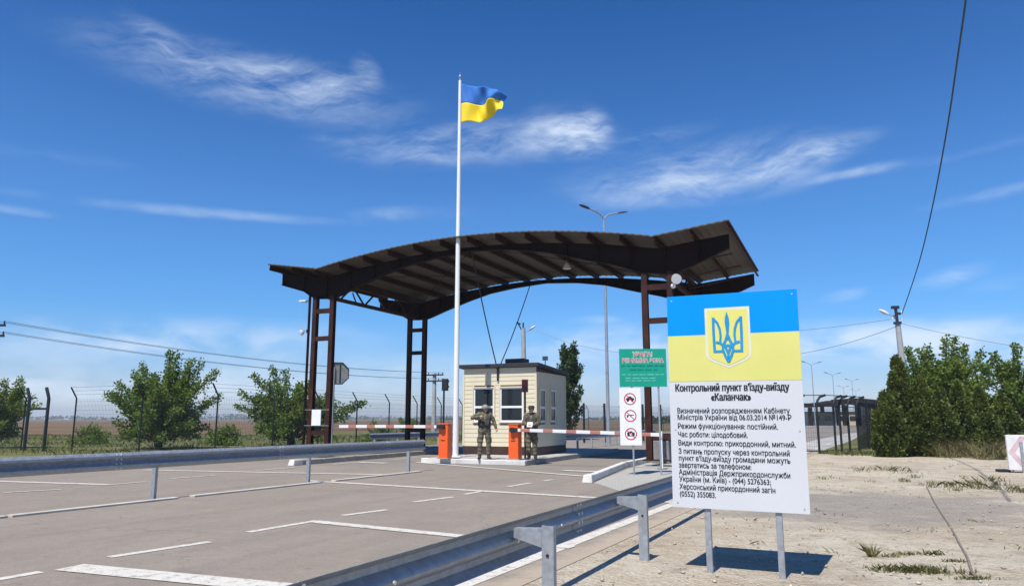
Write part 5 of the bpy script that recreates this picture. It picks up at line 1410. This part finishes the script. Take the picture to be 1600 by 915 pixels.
tuft('brownish dry weed patch at the head of the ground cable', 1440, 752, 1.8, 0.7, 260, 0.10, 'dry_grass')
tuft('pale dry clump at the foot of the junipers', 1530, 716, 0.9, 0.5, 420, 0.75, 'dry_grass')
tuft('pale leafy clump at the foot of the middle juniper', 1481, 714, 0.5, 0.4, 260, 0.7, 'dry_grass')
# scattered small weeds and stones
n = 1500
ctr = np.stack([RNG.uniform(2.5, 24, 150), RNG.uniform(6, 30, 150)], 1)
keep = (ctr - np.array(EDGE[:2])) @ np.array(rv[:2]) > 0.5; ctr = ctr[keep]
xy = ctr[RNG.integers(0, len(ctr), n)] + RNG.normal(0, 0.09, (n, 2))
v, f = blades(n, xy, 0.055, 0.006, 1.1); tag(np_mesh('sparse_weeds', v, f, 'dry_grass'), kind='stuff')
n = 9500
yy = 5.2 + (RNG.random(n) ** 1.7) * 21; xx = RNG.uniform(0, 17, n)
xy = np.stack([xx, yy], 1); xy = xy[((xy - np.array(EDGE[:2])) @ np.array(rv[:2])) > -0.18 + RNG.random(n) * 0.3]; n = len(xy)
sz = 0.006 + 0.026 * RNG.random(n) ** 5
oct_ = np.array([(1, 0, 0), (0, 1, 0), (-1, 0, 0), (0, -1, 0), (0, 0, .7), (0, 0, -.5)], float)
v = oct_[None] * sz[:, None, None] * RNG.uniform(0.6, 1.3, (n, 6, 1)); an = RNG.uniform(0, 6.28, n); c, s = np.cos(an), np.sin(an)
vx = v[:, :, 0] * c[:, None] - v[:, :, 1] * s[:, None] * .7; vy = v[:, :, 0] * s[:, None] + v[:, :, 1] * c[:, None] * .7
v = np.stack([vx + xy[:, :1], vy + xy[:, 1:], v[:, :, 2] + sz[:, None] * 0.25], 2).reshape(-1, 3)
fo = np.array([(0, 1, 4), (1, 2, 4), (2, 3, 4), (3, 0, 4), (1, 0, 5), (2, 1, 5), (3, 2, 5), (0, 3, 5)]); f = (fo[None] + 6 * np.arange(n)[:, None, None]).reshape(-1, 3)
tag(np_mesh('loose_stones', v, f, 'stone'), kind='stuff')
# ================================================================== fences
def mesh_fence(label, pts, h, post_h, arms_dir, spacing, tall=0.0, wire=0.0035, vstep=0.10, name='mesh_fence', group=None, barbed=3, post_r=0.035, arm_len=0.42, skip_first=False):
    t = thing(name, label, 'fence', pts[0], 0, group)
    P0 = Vector(pts[0]); wm = MB(); pm_pts = []
    def thin(a, b, r):
        a, b = Vector(a), Vector(b); d = (b - a).normalized(); s = d.cross(UP) if abs(d.z) < .9 else d.cross(Vector((1, 0, 0))); s.normalize(); q = s.cross(d)
        k = [s * r, (-s * 0.5 + q * .87) * r, (-s * 0.5 - q * .87) * r]
        wm.add([a + w for w in k] + [b + w for w in k], [(0, 1, 4, 3), (1, 2, 5, 4), (2, 0, 3, 5)])
    for a, b in zip(pts[:-1], pts[1:]):
        a, b = Vector(a) - P0, Vector(b) - P0; L = (b - a).length; d = (b - a) / L
        nrm = Vector((d.y, -d.x, 0)) * arms_dir
        k = max(1, round(L / spacing))
        for i in range(k + 1):
            if i == 0 and (a.length > 0.01 or skip_first): continue
            p = a + d * (L * i / k)
            q = MB(); q.tube([p - UP * .1, p + UP * h, p + UP * (h + arm_len * .2) + nrm * arm_len * .12, p + UP * post_h + nrm * arm_len * 0.75] if arm_len else [p - UP * .1, p + UP * post_h], post_r, 7)
            q.build('post', 'fence_dark', t, smooth=True)
        nv_ = int(L / vstep)
        for i in range(nv_ + 1):
            p = a + d * (L * i / nv_); thin(p + UP * 0.08, p + UP * h, wire)
        for zz in np.arange(0.1, h + 0.01, 0.2): thin(a + UP * zz, b + UP * zz, wire)
        for i in range(barbed):
            s = (i + 1) / barbed; o = UP * (h + (post_h - h) * s) + nrm * arm_len * .75 * s; thin(a + o, b + o, 0.006)
    wm.build('wire_mesh', 'fence_wire', t, fix=False)
    return t
CX = Vector((-12.2, 31.0, 0))
fa = math.atan2(8.95 - 4.95, 51.7 - 41); fdir = Vector((math.sin(R(20.3)), math.cos(R(20.3)), 0))
GPOST = Vector((-20.4, 35.0, 0))
mesh_fence('dark mesh fence with bent post tops across the left side behind the guard rail', [GPOST, CX], 2.45, 2.95, 1, 4.1, group='dark mesh fences round the checkpoint')
mesh_fence('dark mesh fence with bent post tops running away behind the canopy towards the poplar', [CX + fdir * 0.1, CX + fdir * 46, CX + fdir * 46 + Vector((22, 30, 0))], 2.45, 2.95, -1, 3.6, skip_first=True, group='dark mesh fences round the checkpoint')
# gate frame at far left
t = thing('gate_frame', 'dark steel gate frame with two bent posts and a crossbar at far left', 'gate', (-22.6, 36.0, 0), math.atan2(-5, 10.2))
for x in (-1.05, 0.45):
    a = MB(); a.tube([(x, 0, -0.1), (x, 0, 2.45), (x - 0.06, 0, 2.6), (x - 0.26, 0, 2.98)], 0.075, 8); a.build('post', 'fence_dark', t, smooth=True)
a = MB(); a.bar((-1.0, 0, 1.98), (0.4, 0, 1.98), 0.09, 0.10); a.build('crossbar', 'fence_dark', t)
mesh_fence('dark mesh fence leaving the gate frame towards the left edge', [Vector((-34, 41.5, 0)), Vector((-23.8, 36.6, 0))], 2.45, 2.95, 1, 3.6, group='dark mesh fences round the checkpoint')
# straight posts behind the barrier arm
a0 = AT(905, 700, 50); mesh_fence('dark fence with straight square posts behind the right barrier arm', [Vector((4.6, 48, 0)), Vector((10.5, 53, 0)), Vector((16, 56, 0))], 2.3, 2.5, 1, 1.95, group='dark mesh fences round the checkpoint', post_r=0.075, arm_len=0.0, barbed=0)
# caged walkway right of the board: posts with arched tops
cg = thing('caged_walkway', 'dark mesh walkway cage with arched post tops between the board and the junipers', 'fence', (0, 0, 0))
A0, A1 = Vector((11.3, 33.8, 0)), Vector((15.2, 32.6, 0))
wm = MB()
def thin(mb, a, b, r):
    a, b = Vector(a), Vector(b); d = (b - a).normalized(); s = d.cross(UP) if abs(d.z) < .9 else d.cross(Vector((1, 0, 0))); s.normalize(); q = s.cross(d)
    k = [s * r, (-s * 0.5 + q * .87) * r, (-s * 0.5 - q * .87) * r]
    mb.add([a + w for w in k] + [b + w for w in k], [(0, 1, 4, 3), (1, 2, 5, 4), (2, 0, 3, 5)])
posts = [(1212, 709, 33.6), (1244, 709, 33.5), (1277, 708.5, 33.3), (1303, 707, 34.3), (1312, 706.5, 34.6), (1325, 705.5, 35.4), (1339, 704, 36.2)]
pb = []
for (x, y, Y) in posts:
    p = Vector(((x - 800) / FPX * Y * math.cos(PITCH), Y, 0)); pb.append(p)
    hh = 2.05
    a = MB(); a.tube([p - UP * .1, p + UP * hh, p + UP * (hh + .25) + Vector((.06, 0, 0)), p + UP * (hh + .42) + Vector((.22, 0.1, 0)), p + UP * (hh + .5) + Vector((.5, 0.2, 0))], 0.055, 8); a.build('post', 'fence_dark', cg, smooth=True)
for a, b in zip(pb[:-1], pb[1:]):
    L = (b - a).length; k = max(2, int(L / 0.09))
    for i in range(k): q = a.lerp(b, i / k); thin(wm, q + UP * .06, q + UP * 2.05, 0.004)
    for zz in np.arange(0.1, 2.1, 0.2): thin(wm, a + UP * zz, b + UP * zz, 0.004)
    thin(wm, a + UP * 2.55 + Vector((.5, .2, 0)), b + UP * 2.55 + Vector((.5, .2, 0)), 0.02); thin(wm, a + UP * .1, b + UP * .1, 0.025); thin(wm, a + UP * 2.06, b + UP * 2.06, 0.02)
# the return side of the cage, seen nearly edge-on so its mesh reads dark
e0 = pb[-1]; e1 = e0 + Vector((6.2, 9.0, 0)); k = 150
for i in range(k): q = e0.lerp(e1, i / k); thin(wm, q + UP * .05, q + UP * 2.3, 0.007)
for zz in np.arange(0.1, 2.35, 0.1): thin(wm, e0 + UP * zz, e1 + UP * zz, 0.006)
for i in range(1, 5):
    q = e0.lerp(e1, i / 4); a = MB(); a.tube([q - UP * .1, q + UP * 2.45], 0.055, 7); a.build('post', 'fence_dark', cg)
wm.build('wire_mesh', 'fence_dark', cg, fix=False)

# ================================================================== the air
hz = MB(); hz.box((0, 1700, 12), (7000, 4200, 26.2)); hz_o = hz.build('haze', 'white')
hm = bpy.data.materials.new('thin_air'); hm.use_nodes = True; hn = NT(hm.node_tree)
hn.n.remove(hn.n['Principled BSDF']); vol = hn.new('ShaderNodeVolumePrincipled')
vol.inputs['Color'].default_value = (0.86, 0.92, 1.0, 1); vol.inputs['Density'].default_value = 0.00035; vol.inputs['Anisotropy'].default_value = 0.0
hn.l.new(vol.outputs[0], hn.n['Material Output'].inputs['Volume'])
hz_o.data.materials.clear(); hz_o.data.materials.append(hm); tag(hz_o, kind='stuff')

# ================================================================== poles, lamps and wires
def double_lamp(label, loc, H, arm, rz, r0=0.10, group=None, size=1.0):
    t = thing('street_lamp', label, 'street lamp', loc, rz, group)
    a = MB(); a.tube([(0, 0, 0), (0, 0, H * .5), (0, 0, H)], [r0, r0 * .8, r0 * .55], 10); a.build('pole', 'lamp_grey', t, smooth=True)
    for sg in (-1, 1):
        b = MB(); b.tube([(0, 0, H - 0.05), (sg * arm * .25, 0, H + .22 * size), (sg * arm * .6, 0, H + .36 * size), (sg * arm, 0, H + .46 * size)], r0 * .45, 8); ar = b.build('arm', 'lamp_grey', t, smooth=True)
        c = MB(); x0 = sg * arm
        pts = [(0, .05, .05), (.15, .13, .06), (.5, .15, .05), (.72, .06, .03)]
        vs = []; fs = []
        for (dx, w, h) in pts:
            for (yy2, zz2) in ((-w, -h * .4), (w, -h * .4), (w * .7, h), (-w * .7, h)): vs.append((x0 + sg * dx * size, yy2 * size, H + .46 * size + dx * .22 * size + zz2 * size))
        for i in range(3):
            for k in range(4): k2 = (k + 1) % 4; fs.append((4 * i + k, 4 * i + 4 + k, 4 * i + 4 + k2, 4 * i + k2))
        fs += [(0, 1, 2, 3), (15, 14, 13, 12)]
        c.add(vs, fs); c.build('lamp_head', 'lamp_head', t, smooth=False)
    return t
LX = (949.5 - 800) / FPX * 44 * math.cos(PITCH)
Lp = AT(946, 341, 44)
double_lamp('tall double armed street lamp rising behind the canopy', (LX + 0.03, 44, 0), Lp.z, 1.05, R(28), 0.11, 'street lamps along the road')
LN = ['nearest far street lamp just right of the board', 'second far street lamp above the caged walkway', 'third far street lamp over the far terminal roofs', 'fourth distant street lamp over the far terminal', 'smallest most distant street lamp near the junipers']
for i, (px, py, Y) in enumerate([(1268, 571, 140), (1301, 587, 172), (1331, 596, 205), (1318, 606, 250), (1337, 611, 300)]):
    p = AT(px, py, Y); double_lamp(LN[i], (p.x, Y, 0), p.z, 1.5, R(20), 0.11, 'street lamps along the road', 1.3)

# concrete utility pole at right with lamp and insulators
UP_Y = 36.0
ux = (1420 - 800) / FPX * UP_Y * math.cos(PITCH); uz = AT(1403, 480, UP_Y).z
t = thing('utility_pole', 'pale concrete utility pole with a street lamp above the right hand trees', 'utility pole', (ux, UP_Y, 0), 0)
a = MB(); a.tube([(0, 0, 0), (-0.06, 0, uz * .5), (-0.13, 0, uz - .75)], [0.19, 0.16, 0.12], 10); a.build('pole', 'pole_concrete', t, smooth=True)
a = MB(); a.cyl((-0.14, 0, uz - .9), (-0.17, 0, uz - 0.05), 0.075, n=8); a.cyl((-0.14, 0, uz - .82), (-0.14, 0, uz - .72), 0.19, n=10); a.build('steel_cap', 'lamp_head', t)
a = MB(); a.box((-0.19, 0, uz + 0.0), (0.34, 0.22, 0.14)); a.box((-0.05, -0.08, uz - .32), (0.14, 0.1, 0.12)); a.box((-0.25, 0.05, uz - .45), (0.14, 0.1, 0.14)); a.build('junction_box', 'lamp_head', t, bevel=0.02)
a = MB(); a.bar((-0.6, 0, uz - .32), (-0.15, 0, uz - .52), 0.035); a.build('lamp_arm', 'lamp_grey', t)
a = MB(); a.tube([(-0.55, 0, uz - .34), (-0.75, 0, uz - .24), (-0.98, 0, uz - .12)], [0.05, 0.10, 0.05], 10); a.build('lamp_head', 'dome', t, smooth=True)
a = MB()
for x, zz in ((0.1, -.28), (-.35, -.6), (0.08, -.62)): a.cyl((x, 0, uz + zz), (x, 0, uz + zz + .12), 0.035, n=8)
a.build('insulator', 'pole_white', t)
PT = Vector((ux - 0.12, UP_Y, uz))
pts = [PT + Vector((0.25, 0, -.3))] + [AT(x, y, Y) for x, y, Y in ((1436, 410, 30), (1458, 318, 24.5), (1480, 200, 19.5), (1496, 92, 15.8), (1509, 0, 13.2), (1518, -90, 11.2), (1526, -200, 9.4))]
def smooth_pts(P, k=5):
    out = []; P = [Vector(p) for p in P]; Q = [P[0]] + P + [P[-1]]
    for i in range(1, len(Q) - 2):
        for j in range(k):
            s = j / k; a, b, c, d = Q[i - 1:i + 3]
            out.append(0.5 * ((2 * b) + (c - a) * s + (2 * a - 5 * b + 4 * c - d) * s * s + (3 * b - a - 3 * c + d) * s ** 3))
    return out + [P[-1]]
# dark cable lying across the gravel
cp = [G(x, y) for x, y in ((1448, 760), (1458, 780), (1470, 800), (1486, 824), (1500, 850), (1511, 870), (1519, 893), (1530, 905))]
cable('dusty cable lying across the gravel from the weeds towards the camera', [p + UP * 0.004 for p in smooth_pts(cp)], 0.014, 'dusty_cable')

cable('thick black overhead cable climbing from the right pole out of the picture top', smooth_pts(pts), 0.021)
cable('overhead wire from the right pole to the right edge of the picture', catenary(PT + Vector((0.1, 0, -.78)), AT(1640, 548, 33), 0.10), 0.014, 'cable_grey')
cable('sagging overhead wire from the right pole behind the board', catenary(PT + Vector((-0.1, 0, -.95)), AT(1180, 560, 40), 0.3), 0.014, 'cable_grey')
cable('thin level wire from the right pole towards the board', catenary(PT + Vector((-0.1, 0, -.55)), AT(1180, 520, 45), 0.12), 0.010, 'cable_grey')
# pole behind the booth
Y = 46.0; zt = AT(817, 505, Y).z; x = (820 - 800) / FPX * Y * math.cos(PITCH)
t = thing('utility_pole', 'slim pale pole with a small lamp rising behind the booth roof', 'utility pole', (x, Y, 0))
a = MB(); a.tube([(0, 0, 0), (-0.08, 0, zt - .3)], [0.2, 0.13], 10); a.build('pole', 'pole_concrete', t, smooth=True)
a = MB(); a.bar((-0.1, 0, zt - .9), (-0.08, 0, zt + .05), 0.10); a.bar((-0.1, 0, zt - .55), (-0.42, 0, zt + .02), 0.07); a.bar((-0.5, 0, zt + 0.06), (-0.25, 0, zt - .06), 0.1); a.build('steel_cap', 'lamp_head', t)
a = MB(); a.bar((-0.08, 0, zt - .65), (0.25, 0, zt - .45), 0.035); a.tube([(0.2, 0, zt - .48), (0.45, 0, zt - .3), (0.65, 0, zt - .15)], [0.03, 0.08, 0.04], 8); a.build('lamp', 'lamp_grey', t, smooth=True)
P2 = Vector((x - .08, Y, zt - .15))
cable('thin wire sagging from the pole behind the booth towards the green sign', catenary(P2 + Vector((.2, 0, 0)), AT(1000, 552, 42), 0.4), 0.013, 'cable_grey')
# wooden poles with crossarms on the left and their wires
def cross_pole(label, loc, H, r, rz):
    t = thing('power_pole', label, 'power pole', loc, rz, 'power poles with crossarms')
    a = MB(); a.tube([(0, 0, 0), (0, 0, H)], [r * 1.1, r * .8], 9); a.build('pole', 'pole_concrete', t, smooth=True)
    for zz in (H - .15, H - .68):
        a = MB(); a.bar((-0.95, -r, zz), (0.95, -r, zz), 0.10, 0.12); ca2 = a.build('crossarm', 'lamp_head', t)
        a = MB()
        for xx2 in (-.9, -.5, .5, .9): a.cyl((xx2, -r, zz + .06), (xx2, -r, zz + .22), 0.04, n=7)
        a.build('insulator', 'lamp_head', ca2)
    return t
LPx = AT(-16, 505, 37); PA = Vector((LPx.x, 37, 0)); HA = AT(-16, 504, 37).z
cross_pole('power pole at the left edge with only its two crossarm ends in view', PA, HA, 0.13, R(-5))
PBx = AT(679, 583, 66); PB_ = Vector((PBx.x, 66, 0)); HB = PBx.z
cross_pole('grey power pole with two crossarms between the canopy rear column and traffic light', PB_, HB, 0.2, R(-20))
WL = ['upper outer', 'upper inner', 'lower outer', 'lower inner']
for i, (xo, zo) in enumerate(((0.9, .05), (0.5, .05), (0.9, -.48), (0.5, -.48))):
    cable('%s power wire between the two crossarm poles on the left' % WL[i], catenary(PA + Vector((xo, -.1, HA + zo)), PB_ + Vector((xo * .9, -.3, HB + zo)), 0.55, 24), 0.013, 'cable_grey', 'power wires on the left')
# octagonal sign, seen from behind
sx_ = AT(528, 583, 36.5)
t = thing('octagonal_sign', 'bare back of an octagonal road sign on a thin pole beside the left column', 'road sign', (sx_.x, 36.5, 0), R(18))
a = MB(); R8 = 0.56; poly = [(R8 * math.cos(R(22.5 + 45 * k)), R8 * math.sin(R(22.5 + 45 * k))) for k in range(8)]
a.prism(poly, (0, 0, sx_.z), (1, 0, 0), (0, 0, 1), (0, 0.02, 0)); a.build('plate', 'sign_back', t)
a = MB()
for k in range(8):
    p, q = poly[k], poly[(k + 1) % 8]; a.bar((p[0], -0.015, sx_.z + p[1]), (q[0], -0.015, sx_.z + q[1]), 0.04, 0.05)
for x2 in (-.2, .1): a.bar((x2, -.02, sx_.z - .45), (x2, -.02, sx_.z + .45), 0.05, 0.03)
a.build('rim', 'lamp_head', t)
a = MB(); a.cyl((-0.18, -0.06, 0), (-0.18, -0.06, sx_.z + .3), 0.045, n=9); a.build('pole', 'galv_post', t, smooth=True)

# chevron board at the right edge
cb0 = G(1577, 737.5)
t = thing('chevron_board', 'faded red and white chevron board on the gravel at the right edge', 'chevron board', (cb0.x, cb0.y, 0), R(-8))
a = MB(); a.box((0.9, 0, 0.56), (1.8, 0.07, 0.98)); a.build('board', 'board_white', t, bevel=0.008)
a = MB()
for k in range(3):
    x0 = 0.12 + k * 0.6
    for sg in (1, -1):
        p = [(x0 + 0.30, 0.0), (x0 + 0.46, 0.0), (x0 + 0.16, 0.44 * sg), (x0, 0.44 * sg)]
        p = [(x0 + 0.30, 0.0), (x0 + 0.48, 0.0), (x0 + 0.18, 0.44 * sg), (x0 + 0.0, 0.44 * sg)]
        p = [(0.60 * k + 0.02 + (0.34 if i in (2, 3) else 0.0) + (0.17 if i in (1, 2) else 0), (0.0 if i < 2 else 0.45) * sg) for i in range(4)]
        a.prism(p, (0, -0.0385, 0.56 + 0.002 * sg), (1, 0, 0), (0, 0, 1), (0, 0.003, 0))
a.build('chevron', 'faded_red', t)
for x2 in (0.36, 1.5):
    a = MB(); a.box((x2, -0.065, 0.42), (0.07, 0.05, 0.86)); a.build('post', 'galv_post', t)
    a = MB(); a.bar((x2, 0.04, 0.7), (x2, 0.55, 0.02), 0.05); a.build('strut', 'galv_post', t)
a = MB(); a.box((-0.02, 0.3, 0.03), (0.3, 0.3, 0.08)); a.build('foot_weight', 'black', t, bevel=0.02)

# ================================================================== far terminal
def far_canopy(label, px0, px1, Y, ztopL, ztopR, zmid, depth):
    x0, x1 = ((p - 800) / FPX * Y * math.cos(PITCH) for p in (px0, px1)); W = x1 - x0
    t = thing('terminal_canopy', label, 'canopy', ((x0 + x1) / 2, Y, 0), 0, 'far terminal canopies')
    a = MB(); n = 24; vs = []; fs = []
    for i in range(n + 1):
        s = i / n; zz = ztopL + (ztopR - ztopL) * s + (zmid - (ztopL + ztopR) / 2) * (1 - (2 * s - 1) ** 2); x = -W / 2 + W * s
        for (yy2, dz) in ((0, 0), (0, -0.9), (depth, -0.9), (depth, 0)): vs.append((x, yy2, zz + dz))
    for i in range(n):
        for k in range(4): k2 = (k + 1) % 4; fs.append((4 * i + k, 4 * i + 4 + k, 4 * i + 4 + k2, 4 * i + k2))
    fs += [(0, 1, 2, 3), tuple(4 * n + k for k in (3, 2, 1, 0))]
    a.add(vs, fs); a.build('roof', 'dark_steel', t)
    for s in (0.08, 0.5, 0.92):
        for yy2 in (1.0, depth - 1):
            zz = ztopL + (ztopR - ztopL) * s + (zmid - (ztopL + ztopR) / 2) * (1 - (2 * s - 1) ** 2) - .95
            a = MB(); a.box((-W / 2 + W * s, yy2, zz / 2), (0.9, 0.35, zz)); a.build('column', 'dark_steel', t)
    return t
far_canopy('far dark canopy of the terminal seen right of the board', 1206, 1333, 170, 5.7, 5.9, 5.0, 14)
far_canopy('far curved canopy beside the junipers at the terminal', 1337, 1420, 165, 6.0, 4.0, 5.5, 12)
t = thing('terminal_building', 'small pale building under the far terminal canopies', 'building', (78, 184, 0), 0)
a = MB(); a.box((0, 0, 1.5), (12, 5, 3.0)); a.build('wall', 'cream', t); a = MB(); a.box((0, 0, 3.12), (12.6, 5.6, 0.22)); a.build('roof', 'rooftop', t)
for x in (-4.5, -1.5, 1.5, 4.5):
    a = MB(); a.box((x, -2.52, 1.6), (1.6, 0.06, 1.2)); a.build('window', 'glass', t)

# distant shelter belts along the horizon
def belt(x0, x1, Y, h, seed, m='poplar'):
    n = 2600; xs = RNG.uniform(x0, x1, n); prof = 0.55 + 0.3 * np.sin(xs * 0.013 + seed) + 0.2 * np.sin(xs * 0.05 + seed * 2)
    c = np.stack([xs, Y + RNG.normal(0, 8, n), RNG.random(n) * h * np.clip(prof, .25, 1.1)], 1)
    v, f = leaf_cloud(c, RNG.normal(0, 1, (n, 3)) + np.array([0, 0, .6]), h * 0.5, 0.6); return v, f
vs, fs = [], []; off = 0
for a in ((-1500, -250, 1300, 9, 1), (-700, 150, 1800, 10, 2), (-100, 260, 900, 5, 4), (120, 900, 700, 6, 3), (40, 110, 260, 3.2, 5)):
    v, f = belt(*a); vs.append(v); fs.append(f + off); off += len(v)
tag(np_mesh('distant_trees', np.concatenate(vs), np.concatenate(fs), 'poplar'), kind='stuff')
